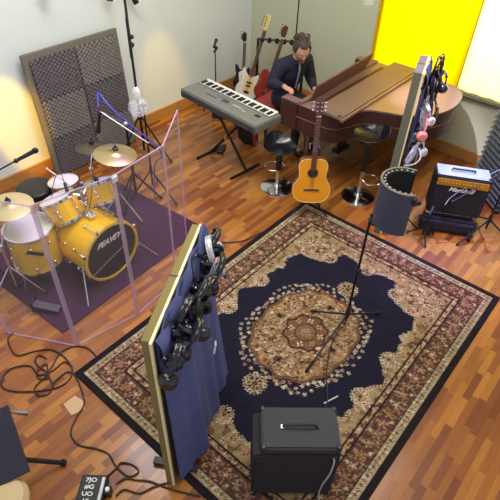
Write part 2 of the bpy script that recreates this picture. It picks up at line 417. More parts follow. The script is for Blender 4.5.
# ------------------------------------------------------------------ persian rug (colour woven into its own mesh)
RX0, RX1, RY0, RY1 = -2.379, -0.201, 0.870, 3.875
def build_rug():
    W, H_ = RX1 - RX0, RY1 - RY0
    nu, nv = 312, 430
    u = np.linspace(-W / 2, W / 2, nu); v = np.linspace(-H_ / 2, H_ / 2, nv)
    U, V = np.meshgrid(u, v, indexing='ij')
    rng = np.random.RandomState(3)
    def c(r, g, b_): return np.array(lin((r, g, b_))[:3])
    gold, gold2 = c(148, 124, 90), c(116, 88, 62)
    brown, brown2 = c(88, 50, 40), c(66, 38, 34)
    cream, tan, navy, blk, pinkc = c(190, 174, 148), c(158, 130, 96), c(28, 26, 42), c(32, 27, 30), c(166, 120, 100)
    maroon = c(84, 58, 50)
    A = np.zeros((nu, nv, 3)); A[:] = gold
    aU, aV = np.abs(U), np.abs(V)
    d = np.minimum(W / 2 - aU, H_ / 2 - aV)          # distance to the edge
    def nz(sc, seed):
        r = np.random.RandomState(seed); g = r.rand(int(W / sc) + 3, int(H_ / sc) + 3)
        x = (U + W / 2) / sc; y = (V + H_ / 2) / sc; xi = x.astype(int); yi = y.astype(int); fx = x - xi; fy = y - yi
        return (g[xi, yi] * (1 - fx) * (1 - fy) + g[xi + 1, yi] * fx * (1 - fy) + g[xi, yi + 1] * (1 - fx) * fy + g[xi + 1, yi + 1] * fx * fy)
    def flower(cu, cv, R, petals, col, core, sym=True, rot=0.0, deep=0.35):
        pts = [(cu, cv)]
        if sym: pts = [(sx * cu, sy * cv) for sx in ((1, -1) if cu else (1,)) for sy in ((1, -1) if cv else (1,))]
        for x, y in pts:
            i0, i1 = np.searchsorted(u, [x - R, x + R]); j0, j1 = np.searchsorted(v, [y - R, y + R])
            if i1 <= i0 or j1 <= j0: continue
            du = U[i0:i1, j0:j1] - x; dv = V[i0:i1, j0:j1] - y
            rr = np.hypot(du, dv); th = np.arctan2(dv, du)
            lim = R * ((1 - deep) + deep * np.cos(petals * th + rot))
            sub = A[i0:i1, j0:j1]
            sub[rr < lim] = col
            if core is not None: sub[rr < R * 0.3] = core
    # ---- field ground with scattered small motifs
    n1 = nz(0.035, 1); n2 = nz(0.022, 2)
    A[n1 > 0.66] = gold2
    A[(n2 > 0.80)] = brown
    A[(n2 < 0.16)] = cream
    # spandrel sprays
    for k in range(90):
        x, y = rng.uniform(0.02, 0.76), rng.uniform(0.05, 1.15)
        flower(x, y, rng.uniform(0.02, 0.036), rng.choice([4, 5, 6]), [cream, tan, brown, pinkc][rng.randint(4)], brown, True, rng.rand() * 6)
    flower(0.60, 0.98, 0.15, 8, brown, None); flower(0.60, 0.98, 0.12, 8, tan, brown); flower(0.60, 0.98, 0.05, 5, cream, maroon)
    for a in range(9):
        flower(0.60 + 0.13 * math.cos(a * 0.7), 0.98 + 0.13 * math.sin(a * 0.7), 0.026, 5, cream, brown)
    # ---- navy field: scalloped outline
    outl = [(0, 1.0), (.09, 1.0), (.18, 1.06), (.29, 1.03), (.34, .94), (.38, .84), (.47, .78), (.58, .78), (.65, .70), (.66, .60), (.62, .50), (.67, .42), (.67, .30), (.62, .22), (.66, .12), (.72, .06), (.74, 0)]
    th_o = np.array([math.atan2(y, x) for x, y in outl])[::-1]; r_o = np.array([math.hypot(x, y) for x, y in outl])[::-1]
    TH = np.arctan2(aV, aU); RR = np.hypot(U, V)
    lim = np.interp(TH, th_o, r_o) + 0.012 * np.sin(TH * 44) + 0.008 * (nz(0.03, 5) - .5)
    inn = RR < lim
    A[inn] = navy
    # cream flower fringe along the outline (small flowers)
    for t in np.linspace(0.0, PI / 2, 64):
        r_ = np.interp(t, th_o, r_o) + 0.012 * math.sin(t * 44)
        x, y = math.cos(t) * r_, math.sin(t) * r_
        flower(x * 1.005, y * 1.005, 0.017 + 0.007 * rng.rand(), 5, cream if rng.rand() < .75 else tan, brown, True, rng.rand() * 6)
    # larger cream palmettes biting into the navy
    for cu, cv in ((0.36, 0.90), (0.66, 0.22), (0.0, 1.0)):
        for a in range(12):
            flower(cu + 0.06 * math.cos(a * PI / 6), cv + 0.06 * math.sin(a * PI / 6), 0.021, 4, cream, brown)
        flower(cu, cv, 0.05, 8, tan, maroon)
    # ---- medallion
    def ell(a, b_, p=2.4): return (aU / a) ** p + (aV / b_) ** p
    rad = 0.016 * np.cos(14 * np.arctan2(V, U * 1.25))
    e_in = ell(0.40, 0.50) - rad * 4
    for ring_a, ring_b, cnt, sz in ((0.468, 0.568, 58, 0.018), (0.440, 0.540, 58, 0.019), (0.415, 0.515, 54, 0.018)):
        for k in range(cnt):
            t = 2 * PI * k / cnt
            cs, sn = math.cos(t), math.sin(t)
            t_ = t; cs, sn = math.cos(t + ring_a * 9), math.sin(t + ring_a * 9)
            x = ring_a * abs(cs) ** (2 / 2.4) * (1 if cs > 0 else -1); y = ring_b * abs(sn) ** (2 / 2.4) * (1 if sn > 0 else -1)
            sc_ = 1 + 0.04 * math.sin(7 * t) + rng.uniform(-.03, .03)
            flower(x * sc_, y * sc_, sz, 5, cream if rng.rand() < .85 else pinkc, brown if rng.rand() < .6 else None, False, rng.rand() * 6)
    m_ = e_in < 1.0
    A[m_] = c(148, 118, 84)
    A[m_ & (e_in > 0.86)] = c(104, 72, 54)
    nn = nz(0.015, 8); nn2 = nz(0.018, 9)
    A[m_ & (nn > 0.66) & (e_in < .86)] = brown
    A[m_ & (nn2 < 0.2) & (e_in < .86)] = cream
    A[m_ & (nn2 > 0.83) & (e_in < .86)] = c(140, 78, 52)
    for k in range(120):
        x, y = rng.uniform(0.0, 0.36), rng.uniform(0.0, 0.45)
        if (x / .36) ** 2.4 + (y / .45) ** 2.4 < .9:
            flower(x, y, rng.uniform(0.011, 0.019), rng.choice([4, 5, 6]), [maroon, cream, tan, c(120, 86, 50)][rng.randint(4)], gold, True, rng.rand() * 6)
    # pendants above and below
    for sg in (1, -1):
        for a in range(14):
            t = a * 2 * PI / 14
            flower(0.075 * math.cos(t), sg * 0.655 + 0.075 * math.sin(t), 0.026, 5, cream if a % 3 else tan, brown, False, a)
        flower(0.0, sg * 0.655, 0.062, 8, tan, maroon, False)
        flower(0.0, sg * 0.36, 0.035, 8, blk, None, False)
        flower(sg * 0.27, 0.0, 0.035, 8, blk, None, False)
    # centre rosette
    ang = np.arctan2(V, U); R0 = np.hypot(U / 0.92, V)
    A[R0 < 0.195 + 0.016 * np.cos(8 * ang)] = brown2
    A[R0 < 0.175 + 0.016 * np.cos(8 * ang)] = c(112, 80, 58)
    for k in range(8):
        t = 2 * PI * k / 8 + .3
        flower(0.125 * math.cos(t), 0.135 * math.sin(t), 0.03, 4, tan if k % 2 else cream, brown, False, k)
    A[(R0 < 0.095)] = brown2
    A[(R0 < 0.085)] = c(124, 92, 66)
    flower(0, 0, 0.05, 8, tan, maroon, False); A[RR < .010] = cream
    # ---- borders
    bd = d < 0.325
    A[bd] = blk
    g1 = (d > 0.275) & (d < 0.315); A[g1] = tan                     # inner guard
    g2 = (d > 0.118) & (d < 0.262); A[g2] = maroon                   # main band
    g3 = (d > 0.056) & (d < 0.112); A[g3] = c(160, 140, 108)         # outer guard
    A[g2 & (nz(0.016, 21) > 0.70)] = c(132, 98, 72)
    A[g2 & (nz(0.014, 27) > 0.80)] = tan
    A[g2 & (nz(0.02, 22) > 0.84)] = brown2
    A[g1 & (nz(0.018, 23) > 0.62)] = brown
    A[g3 & (nz(0.016, 24) > 0.72)] = cream
    def along(off, step, fn):
        wx, wy = W / 2 - off, H_ / 2 - off
        k = 0
        for y in np.arange(-wy, wy + 1e-6, 2 * wy / round(2 * wy / step)):
            fn(wx, y, k, 0); fn(-wx, y, k, 0); k += 1
        for x in np.arange(-wx, wx + 1e-6, 2 * wx / round(2 * wx / step)):
            fn(x, wy, k, 1); fn(x, -wy, k, 1); k += 1
    def f_main(x, y, k, ax):
        flower(x, y, 0.044 if k % 2 else 0.036, 6 if k % 2 else 5, (tan, c(150, 108, 84), pinkc, c(148, 108, 72))[k % 4], brown2, False, k, .45)
        flower(x + (.0 if ax else .0), y, 0.016, 4, cream if k % 3 == 0 else tan, None, False, k)
    along(0.19, 0.10, f_main)
    def f_vine(x, y, k, ax):
        o = 0.045 * (1 if k % 2 else -1)
        flower(x + (o if ax == 0 else 0), y + (o if ax == 1 else 0), 0.017, 4, (cream, pinkc, tan)[k % 3], None, False, k)
    along(0.19, 0.05, f_vine)
    def f_g3(x, y, k, ax):
        flower(x, y, 0.017, 4, brown2 if k % 2 else maroon, cream if k % 2 else None, False, 0.7)
    along(0.084, 0.04, f_g3)
    def f_g1(x, y, k, ax): flower(x, y, 0.014, 4, cream if k % 2 else brown, None, False, 0)
    along(0.295, 0.05, f_g1)
    # slight weave variation
    mot = (nz(0.02, 41) > .6) & ~(inn & ~m_ & (A.sum(-1) < .1))
    A[mot] *= .78
    A *= (0.82 + 0.36 * rng.rand(nu, nv, 1)) * (0.88 + 0.24 * nz(0.045, 42))[..., None]
    # mesh
    X = (RX0 + RX1) / 2 + U; Y = (RY0 + RY1) / 2 + V
    Z = 0.010 + 0.0015 * nz(0.3, 31)
    co = np.stack([X, Y, Z], -1).reshape(-1, 3)
    idx = np.arange(nu * nv).reshape(nu, nv)
    q = np.stack([idx[:-1, :-1], idx[1:, :-1], idx[1:, 1:], idx[:-1, 1:]], -1).reshape(-1, 4)
    # skirt down to the floor
    per = np.concatenate([idx[:, 0], idx[-1, 1:], idx[-2::-1, -1], idx[0, -2:0:-1]])
    low = co[per].copy(); low[:, 2] = 0.0005
    base = len(co); co = np.vstack([co, low]); n_ = len(per)
    lowi = base + np.arange(n_)
    sk = np.stack([per, np.roll(per, -1), np.roll(lowi, -1), lowi], -1)[:, ::-1]
    faces = np.vstack([q, sk])
    me = bpy.data.meshes.new('persian_rug')
    me.vertices.add(len(co)); me.vertices.foreach_set('co', co.ravel())
    me.loops.add(len(faces) * 4); me.loops.foreach_set('vertex_index', faces.ravel().astype(np.int32))
    me.polygons.add(len(faces)); me.polygons.foreach_set('loop_start', (np.arange(len(faces)) * 4).astype(np.int32))
    me.update(calc_edges=True); me.validate()
    colr = np.ones((len(co), 4)); colr[:nu * nv, :3] = np.clip(A.reshape(-1, 3), 0, 1)
    colr[nu * nv:, :3] = blk
    at = me.color_attributes.new('weave', 'FLOAT_COLOR', 'POINT'); at.data.foreach_set('color', colr.ravel())
    m = bpy.data.materials.new('woven_wool'); m.use_nodes = True; nt = m.node_tree
    bs = nt.nodes['Principled BSDF']; an = nt.nodes.new('ShaderNodeAttribute'); an.attribute_name = 'weave'
    nt.links.new(an.outputs['Color'], bs.inputs['Base Color']); bs.inputs['Roughness'].default_value = 0.95
    bs.inputs['Specular IOR Level'].default_value = 0.15
    ns = nt.nodes.new('ShaderNodeTexNoise'); ns.inputs['Scale'].default_value = 400
    bp = nt.nodes.new('ShaderNodeBump'); bp.inputs['Strength'].default_value = 0.3; bp.inputs['Distance'].default_value = 0.004
    nt.links.new(ns.outputs['Fac'], bp.inputs['Height']); nt.links.new(bp.outputs['Normal'], bs.inputs['Normal'])
    me.materials.append(m)
    o = bpy.data.objects.new('persian_rug', me); COL.objects.link(o)
    tag(o, 'large oriental rug with navy field, flowered medallion and brown border on parquet', 'rug')
build_rug()
tag(MB().box((-3.53, 1.87, 0.006), (1.42, 1.75, 0.012), R=rotm(rz=0.06), bev=0.003).make('drum_carpet', 'drum_rug'),
    'plain dark plum carpet under the yellow drum kit', 'carpet')

# ------------------------------------------------------------------ generic stands
def tripod(parent, h, spread, m='black_metal', r=0.009, rot=0.0, name='leg', feet=True, n=3):
    for k in range(n):
        a = rot + 2 * PI * k / n
        l = MB().cyl((0.012 * math.cos(a), 0.012 * math.sin(a), h), (spread * math.cos(a), spread * math.sin(a), 0.016), r, r * 0.9, 10).make(name, m, parent)
        if feet:
            MB().cyl((spread * 0.96 * math.cos(a), spread * 0.96 * math.sin(a), 0.018 + 0.04 * h), (spread * 1.03 * math.cos(a), spread * 1.03 * math.sin(a), 0.012), r * 1.5, r * 1.3, 10).make('rubber_foot', 'rubber', l)

def cymbal_mb(b_, Mx, R):
    b_.lathe([(0.006, 0.03), (0.02, 0.028), (R * 0.14, 0.018), (R * 0.18, 0.008), (R * 0.5, 0.0), (R * 0.98, -0.016), (R, -0.018), (R * 0.98, -0.019), (R * 0.5, -0.003), (R * 0.18, 0.004), (0.006, 0.026)], Mx, 48)
    return b_

# ------------------------------------------------------------------ DRUM KIT
def drum_hardware(parent, R, z0, z1, nl, Mx, hoop_m='chrome'):
    for nm, z in (('hoop', z1), ('hoop', z0)):
        MB().lathe([(R + 0.002, z - 0.010), (R + 0.006, z - 0.010), (R + 0.006, z + 0.011), (R + 0.011, z + 0.013), (R - 0.004, z + 0.013), (R - 0.002, z), (R + 0.002, z - 0.010)], Mx, 40).make(nm, hoop_m, parent)
    for k in range(nl):
        a = 2 * PI * (k + 0.3) / nl
        b_ = MB()
        c_, s_ = math.cos(a), math.sin(a)
        for za, zb in ((z1 - 0.005, z1 - 0.07), (z0 + 0.005, z0 + 0.07)):
            b_.cyl(Mx @ Vector(((R + .012) * c_, (R + .012) * s_, za)), Mx @ Vector(((R + .012) * c_, (R + .012) * s_, zb)), 0.004, n=6)
            b_.sph(Mx @ Vector(((R + .01) * c_, (R + .01) * s_, zb)), 0.013, 8)
        b_.make('tension_lug', 'chrome', parent)

# bass drum: axis horizontal
bdir = Vector((0.995, 0.05, 0)).normalized()
bc = Vector((-2.99, 1.76, 0.30)); BR = 0.275; BL = 0.42
bd = thing('bass_drum', 'yellow bass drum with black front head lying on the plum carpet', 'drum', (bc.x, bc.y, 0.012))
Mb = T(0, 0, bc.z - 0.012) @ frame_z(bdir)     # z=0 at front face, -BL at the back
MB().lathe([(BR - .01, -BL), (BR, -BL), (BR, 0), (BR - .01, 0)], Mb, 56).make('shell', 'yellow_shell', bd)
fh = MB().lathe([(0, 0.004), (BR - .004, 0.004), (BR - .004, -.004), (0, -.004)], Mb, 56).make('front_head', 'drumhead_black', bd)
MB().lathe([(0, -BL - .004), (BR - .004, -BL - .004), (BR - .004, -BL + .004), (0, -BL + .004)], Mb, 56).make('batter_head', 'drumhead', bd)
for z in (0.0, -BL):
    MB().lathe([(BR - .006, z - .02), (BR + .014, z - .02), (BR + .016, z + .018), (BR - .006, z + .022), (BR - .006, z - .02)], Mb, 56).make('hoop', 'yellow_faded', bd)
for k in range(8):
    a = 2 * PI * (k + .5) / 8; c_, s_ = math.cos(a), math.sin(a); b_ = MB()
    b_.cyl(Mb @ Vector(((BR + .02) * c_, (BR + .02) * s_, .02)), Mb @ Vector(((BR + .018) * c_, (BR + .018) * s_, -.14)), .004, n=6)
    b_.cyl(Mb @ Vector(((BR + .02) * c_, (BR + .02) * s_, -BL - .02)), Mb @ Vector(((BR + .018) * c_, (BR + .018) * s_, -BL + .14)), .004, n=6)
    b_.box(Mb @ Vector(((BR + .022) * c_, (BR + .022) * s_, .01)), (.02, .02, .03))
    b_.sph(Mb @ Vector(((BR + .01) * c_, (BR + .01) * s_, -.15)), .014, 8); b_.sph(Mb @ Vector(((BR + .01) * c_, (BR + .01) * s_, -BL + .15)), .014, 8)
    b_.make('tension_rod', 'chrome', bd)
side = Vector((-bdir.y, bdir.x, 0))
for sg in (1, -1):
    p0 = Vector((0, 0, bc.z - .05)) - bdir * .08 + side * sg * BR * .95
    p1 = Vector((0, 0, 0.006)) + bdir * .12 + side * sg * (BR + .14)
    MB().cyl(p0, p1, .007, n=8).make('spur', 'chrome', bd)
# logo: x axis of the head plane runs horizontal (towards +side), y up
Ml = T(0, 0, bc.z - 0.012) @ Matrix(((side.x, 0, bdir.x, 0), (side.y, 0, bdir.y, 0), (0, 1, 0, 0), (0, 0, 0, 1)))
text('logo', 'PEAVEY', 0.085, 'white', fh, Ml @ T(-0.015, 0.125, 0.006), 0.001, 0.5, (0.95, 0.9), 0.92)
MB().tube([(Ml @ Vector((-.25, -.10, .035))), (Ml @ Vector((.0, -.03, .03))), (Ml @ Vector((.12, .0, .03)))], .004, 6).make('mic_arm', 'steel', bd)
# tom mount
b_ = MB(); b_.box((-.20 * bdir.x, -.20 * bdir.y + .0, bc.z + BR + .01), (.09, .07, .03), bev=.006)
b_.cyl((-.22, -.03, bc.z + BR), (-.24, -.02, bc.z + BR + .25), .013, n=10)
b_.sph((-.24, -.02, bc.z + BR + .13), (.03, .03, .022), 10)
b_.make('tom_post', 'chrome', bd)
for sg in (1, -1):
    MB().tube([(-.24, -.02, bc.z + BR + .2), (-.28, sg * .06 - .01, bc.z + BR + .22), (-.32, sg * .10, bc.z + BR + .17)], .010, 8).make('tom_arm', 'chrome', bd)

def tom(name, label, c, R, depth, tilt, m, head, nl=6, cat='drum', legs=False):
    """c = centre of the top head; tilt=(rx,ry)"""
    Mx = rotm(*tilt)
    t = thing(name, label, cat, c)
    MB().lathe([(R - .006, 0), (R, 0), (R, -depth), (R - .006, -depth), (R - .006, 0)], Mx, 44).make('shell', m, t)
    MB().lathe([(0, 0.002), (R - .002, 0.002), (R - .002, -.004), (0, -.004)], Mx, 44).make('top_head', head, t)
    MB().lathe([(0, -depth + .004), (R - .002, -depth + .004), (R - .002, -depth - .002), (0, -depth - .002)], Mx, 44).make('bottom_head', 'drumhead_clear', t)
    drum_hardware(t, R, -depth, 0.0, nl, Mx)
    b_ = MB(); a = -0.8
    b_.lathe([(0, .003), (.016, .002), (.016, -.003), (0, -.003)], Mx @ T((R + .002) * math.cos(a), (R + .002) * math.sin(a), -depth * .33) @ frame_z((math.cos(a), math.sin(a), 0)), 14)
    b_.make('badge', 'chrome', t)
    if legs:
        for k in range(3):
            a = 2 * PI * k / 3 + .9
            l = MB().tube([((R + .02) * math.cos(a), (R + .02) * math.sin(a), -depth * .35), ((R + .02) * math.cos(a), (R + .02) * math.sin(a), -c[2] + .15), ((R + .05) * math.cos(a), (R + .05) * math.sin(a), -c[2] + .022)], .007, 8).make('leg', 'chrome', t)
    return t
tom('rack_tom', 'larger yellow rack tom with white head, above the left of the bass drum', (-3.44, 1.62, .72), .145, .19, (.10, -.42), 'yellow_shell', 'drumhead')
tom('rack_tom', 'smaller yellow rack tom under the bright crash cymbal', (-3.40, 2.00, .72), .130, .18, (-.10, -.42), 'yellow_shell', 'drumhead')
tom('floor_tom', 'pale yellow floor tom with white head at the left of the kit', (-3.47, 1.32, .56), .20, .36, (0, 0), 'yellow_faded', 'drumhead', 8, legs=True)
tag(MB().box((0, 0, 0), (.13, .012, .035), R=rotm(rz=.95, ry=.35), bev=.004).make('tape_strip', 'black'), 'black tape strip stuck on the front of the floor tom', 'tape').location = (-3.285, 1.235, .44)
sn = tom('snare_drum', 'chrome snare drum between the two yellow rack toms', (-3.86, 1.93, .54), .140, .12, (0, -.1), 'steel', 'drumhead', 8)
tripod(sn, -.30, .22, 'chrome', .007, .4, feet=False)
for o in [x for x in COL.objects if x.parent == sn and x.name.startswith('leg')]: o.location = (0, 0, 0)
# fix snare stand geometry: rebuild legs going to floor
for o in [x for x in list(COL.objects) if x.parent == sn and x.name.startswith('leg')]: bpy.data.objects.remove(o)
MB().cyl((0, 0, -.14), (0, 0, -.45), .012).make('stand_tube', 'chrome', sn)
for k in range(3):
    a = k * 2 * PI / 3 + .4
    MB().cyl((0, 0, -.40), (.22 * math.cos(a), .22 * math.sin(a), -.51), .007).make('leg', 'chrome', sn)
    MB().cyl((0, 0, -.2), (.15 * math.cos(a), .15 * math.sin(a), -.14), .006).make('basket_arm', 'chrome', sn)

def cymbal_stand(label, base, top, R, m, tilt, boomfrom=None, cl='cymbal', hole=True):
    """floor stand (thing) and its cymbal (its own thing)"""
    st = thing('cymbal_stand', label[0], 'stand', (base[0], base[1], .012))
    bx, by = top[0] - base[0], top[1] - base[1]
    tripod(st, .28, .26, 'chrome', .007, label[2])
    MB().cyl((0, 0, .06), (0, 0, top[2] - .35 if boomfrom else top[2] - .06), .011).make('pole', 'chrome', st)
    if boomfrom:
        b_ = MB(); b_.sph((0, 0, top[2] - .34), .022, 10)
        b_.cyl((-.15 * bx, -.15 * by, top[2] - .39), (bx, by, top[2] - .04), .008, n=8); b_.make('boom_arm', 'chrome', st)
    cm = thing('cymbal', label[1], 'cymbal', top)
    cymbal_mb(MB(), rotm(*tilt), R).make('cymbal_plate', m, cm, smooth=50)
    MB().lathe([(0, -.03), (.012, -.03), (.018, -.01), (.018, .02), (0.018, .028), (.024, .03), (.024, .045), (.01, .05), (.008, .07), (0, .07)], rotm(*tilt), 14).make('felt_and_nut', 'black', cm)
cymbal_stand(('chrome boom stand behind the rack toms holding the crash cymbal', 'bright brass crash cymbal above the smaller rack tom', .2), (-3.62, 2.35), (-3.13, 2.06, 1.10), .178, 'cymbal', (-.10, .08), True)
cymbal_stand(('chrome stand at the back of the drum kit', 'dark bronze cymbal behind the bright crash cymbal', .9), (-3.62, 2.1), (-3.45, 2.05, 1.04), .135, 'cymbal_dark', (-.12, -.06), True)
cymbal_stand(('chrome stand in front of the floor tom at the picture edge', 'pale brass ride cymbal above the floor tom at the left edge', .55), (-3.46, 1.06), (-3.46, 1.23, .86), .185, 'cymbal_pale', (-.02, .05), True)
# throne
th = thing('drum_throne', 'round black drum stool behind the floor tom', 'stool', (-4.06, 1.72, 0.0))
MB().lathe([(0, .50), (.10, .505), (.155, .50), (.17, .485), (.172, .45), (.16, .425), (0, .42)], None, 36).make('seat', 'black', th)
MB().cyl((0, 0, .12), (0, 0, .43), .014).make('post', 'chrome', th)
tripod(th, .25, .24, 'chrome', .009, .3)
# kick/hi-hat pedal at the carpet front
pd = thing('drum_pedal', 'small chrome drum pedal on the carpet beside the clear shield', 'pedal', (-3.07, 1.10, .012), .6)
MB().box((0, 0, .008), (.22, .09, .012), bev=.003).make('base_plate', 'black_metal', pd)
MB().box((.0, 0, .05), (.22, .075, .008), R=rotm(ry=.2), bev=.002).make('footboard', 'kb_dark', pd)
MB().box((-.11, .04, .06), (.014, .014, .11)).box((-.11, -.04, .06), (.014, .014, .11)).cyl((-.11, -.05, .115), (-.11, .05, .115), .007).make('upright_frame', 'black_metal', pd)
# drumstick
tag(MB().cyl((0, 0, 0), (-.12, -.12, .18), .008, .006).sph((-.12, -.12, .18), (.011, .011, .014), 8).make('drumstick', 'white'), 'pale drumstick standing up above the snare drum', 'drumstick').location = (-3.76, 1.93, .55)

# ------------------------------------------------------------------ drum mics
def mic(parent, p, d, L=.14, r=.014, m='black'):
    d = Vector(d).normalized(); p = Vector(p)
    b_ = MB(); b_.cyl(p, p + d * L, r * .75, r, 12); b_.make('mic_body', m, parent)
    MB().sph(p + d * (L + r), (r * 1.35, r * 1.35, r * 1.5), 12, frame_z(d)).make('mic_head', 'black_metal', parent)
def clip_mic(label, loc, d, cab):
    t = thing('drum_microphone', label, 'microphone', loc)
    mic(t, (0, 0, 0), d, .09, .017)
    MB().tube([(0, 0, 0), (0.01, 0, -.03), (0.03, 0, -.05)], .006, 8).make('rim_clip', 'black', t)
    MB().tube([Vector((0, 0, 0))] + [Vector(c) for c in cab], .0035, 6, smooth=6).make('cable', 'black', t)
clip_mic('black clip-on microphone at the rim of the larger rack tom', (-3.48, 1.74, .80), (.5, -.2, -.5), [(-.1, .02, .06), (-.05, -.12, -.1), (.06, -.14, -.25)])
clip_mic('black clip-on microphone at the rim of the smaller rack tom', (-3.30, 1.93, .84), (-.6, .4, -.6), [(.05, -.05, .06), (.08, -.12, -.1), (.05, -.16, -.25)])

def boom_stand(label, base, h, p0, p1, rot=0.3, tri=(.34, .30), mc=None, cable=None, zb=0.0, name='microphone_stand', r=.010):
    """base on the floor, vertical pole to h, boom from p0 to p1 (world)"""
    t = thing(name, label, 'stand', (base[0], base[1], zb))
    o = Vector((base[0], base[1], zb))
    tripod(t, tri[0], tri[1], 'black_metal', .009, rot)
    MB().cyl((0, 0, tri[0] * .5), (0, 0, h - zb), r, r * .8, 12).make('pole', 'black_metal', t)
    b_ = MB(); b_.cyl((0, 0, tri[0] - .02), (0, 0, tri[0] + .05), .018, n=12); b_.make('collar', 'black', t)
    if p0:
        p0 = Vector(p0) - o; p1 = Vector(p1) - o
        c = MB(); c.sph((0, 0, h - zb), .022, 10); c.cyl((-.02, -.02, h - zb), (.02, .02, h - zb), .012); c.make('boom_clutch', 'black', t)
        MB().cyl(p0, p1, .007, n=8).make('boom_arm', 'steel' if cable == 'blue' else 'black_metal', t)
        MB().cyl(p0, p0 + (p1 - p0).normalized() * .09, .014, n=8).make('counterweight', 'black', t)
    if mc:
        q = Vector(mc[0]) - o
        mic(t, q, mc[1], .15, .018)
        MB().sph(q, .02, 8).make('mic_clip', 'black', t)
    return t
# left overhead mic, stand runs out of the frame at left
boom_stand('black boom microphone stand at the left edge of the drums', (-3.75, .95), 1.02, (-3.78, .93, .93), (-3.60, 1.45, 1.10), .5, mc=((-3.60, 1.45, 1.10), (.2, .5, .18)))
bs = boom_stand('boom microphone stand with blue cable behind the crash cymbal', (-3.65, 2.80), 1.08, (-3.08, 2.46, .98), (-3.47, 2.20, 1.30), .2, mc=((-3.46, 2.19, 1.29), (-.1, -.1, -.6)), cable='blue')
tag(MB().tube([(-3.44, 2.18, 1.36), (-3.50, 2.24, 1.44), (-3.36, 2.24, 1.36), (-3.22, 2.33, 1.20), (-3.10, 2.45, 1.03), (-3.2, 2.6, .8), (-3.5, 2.74, .5), (-3.62, 2.78, .02)], .006, 8, smooth=8).make('microphone_cable', 'cable_blue'),
    'bright blue cable strung along the boom behind the drums', 'cable')
# tall light tripod close to the wall
tl = thing('tripod_stand', 'tall black tripod stand near the foam wall panel behind the bulb', 'stand', (-4.36, 3.28, 0))
tripod(tl, .55, .36, 'black_metal', .010, .35)
MB().cyl((0, 0, .1), (0, 0, 2.1), .013, .009).make('pole', 'black_metal', tl)
MB().cyl((0, 0, .5), (0, 0, .6), .03).make('collar', 'black', tl)
MB().sph((.012, 0, 1.35), .03, 8).make('clamp_knob', 'black', tl)
st = thing('black_floor_stand', 'black cymbal stand with empty top between drums and keyboard', 'stand', (-3.72, 2.62, 0))
tripod(st, .36, .26, 'black_metal', .011, .9)
MB().cyl((0, 0, .1), (0, 0, .92), .016, .012).make('pole', 'black_metal', st)
MB().sph((0, 0, .93), .026, 8).make('wing_nut', 'chrome', st)

# ------------------------------------------------------------------ clear drum shield panels
SH = 1.40
poly = [(-3.12, .74), (-2.585, 1.035), (-2.48, 1.57), (-2.53, 2.07), (-2.86, 2.53)]
names = ['clear acrylic shield panel in front of the ride cymbal at lower left', 'clear acrylic shield panel directly in front of the bass drum',
         'clear acrylic shield panel at the right end of the drum carpet', 'farthest clear acrylic shield panel, its pointed top beside the keyboard']
for i in range(4):
    a, b2 = Vector(poly[i] + (0,)), Vector(poly[i + 1] + (0,))
    d_ = (b2 - a); L_ = d_.length; ang = math.atan2(d_.y, d_.x)
    t = thing('shield_panel', names[i], 'screen', (a.x, a.y, .003), ang, group='clear drum shield panels')
    MB().box((L_ / 2, 0, SH / 2), (L_ - .012, .006, SH)).make('acrylic_sheet', 'acrylic', t)
    MB().box((.012, 0, SH / 2), (.034, .010, SH)).make('edge_strip', 'acrylic_edge', t)
    if i == 3: MB().box((L_ - .01, 0, SH / 2), (.022, .010, SH)).make('edge_strip', 'acrylic_edge', t)
    MB().box((L_ / 2, 0, SH - .003), (L_, .008, .008)).make('top_edge', 'acrylic_edge', t)
    MB().box((L_ / 2, 0, .003), (L_, .008, .008)).make('bottom_edge', 'acrylic_edge', t)
    if i == 2: MB().box((.02, 0, SH - .03), (.05, .03, .05), bev=.006).make('hinge_clip', 'lavender', t)

# ------------------------------------------------------------------ pendant bulbs
def bulb(label, c, R, top):
    t = thing('pendant_bulb', label, 'lamp', c)
    prof = [(0, -R)] + [(R * math.sin(a), -R * math.cos(a)) for a in np.linspace(.2, 2.62, 14)] + [(.022, R * 1.12), (.018, R * 1.3)]
    MB().lathe(prof, None, 32).make('glass_globe', 'bulb_glass', t)
    MB().lathe([(0, R * 1.05), (.024, R * 1.05), (.026, R * 1.75), (.012, R * 2.1), (0, R * 2.12)], None, 20).make('lamp_socket', 'white', t)
    MB().cyl((0, 0, R * .6), (0, 0, R * 1.1), .006).tube([(-.012, 0, R * .65), (0, 0, R * .2), (.012, 0, R * .65)], .0015, 5).make('filament', 'steel', t)
    MB().cyl((0, 0, R * 2.05), (0, 0, top - c[2]), .006).make('cord', 'black', t)
    return t
pb = bulb('big clear globe bulb in a white socket hanging over the drum kit', (-2.8, 2.1, 1.6), .072, CZ)
MB().sph((.012, .012, .50), .016, 8).cyl((0, 0, .36), (0, 0, .62), .010).make('cord_clamp', 'black', pb)
bulb('small clear bulb hanging at the top edge left of the yellow curtain', (-2.93, 5.60, 1.61), .06, CZ)

# wall lamps at the top edge
for i, (y, z, lb) in enumerate(((2.74, 1.90, 'small black spotlight on the left wall, leftmost of three at the top edge'), (3.46, 1.73, 'black spotlight on the left wall just left of the hanging cord'), (3.74, 1.64, 'black spotlight on the left wall just right of the hanging cord'))):
    t = thing('wall_spotlight', lb, 'spotlight', (XW, y, z), group='spotlights on the left wall')
    MB().box((.015, 0, .03), (.03, .06, .10), bev=.005).make('mount', 'black', t)
    MB().tube([(.02, 0, .05), (.07, 0, .06), (.10, 0, .03)], .008, 8).make('bracket', 'black', t)
    sg = (-1, -1, 1)[i]
    MB().cyl((.10, -.01 * sg, .05), (.13, .035 * sg, -.08), .028, .034, 16).make('lamp_head', 'black_metal', t)

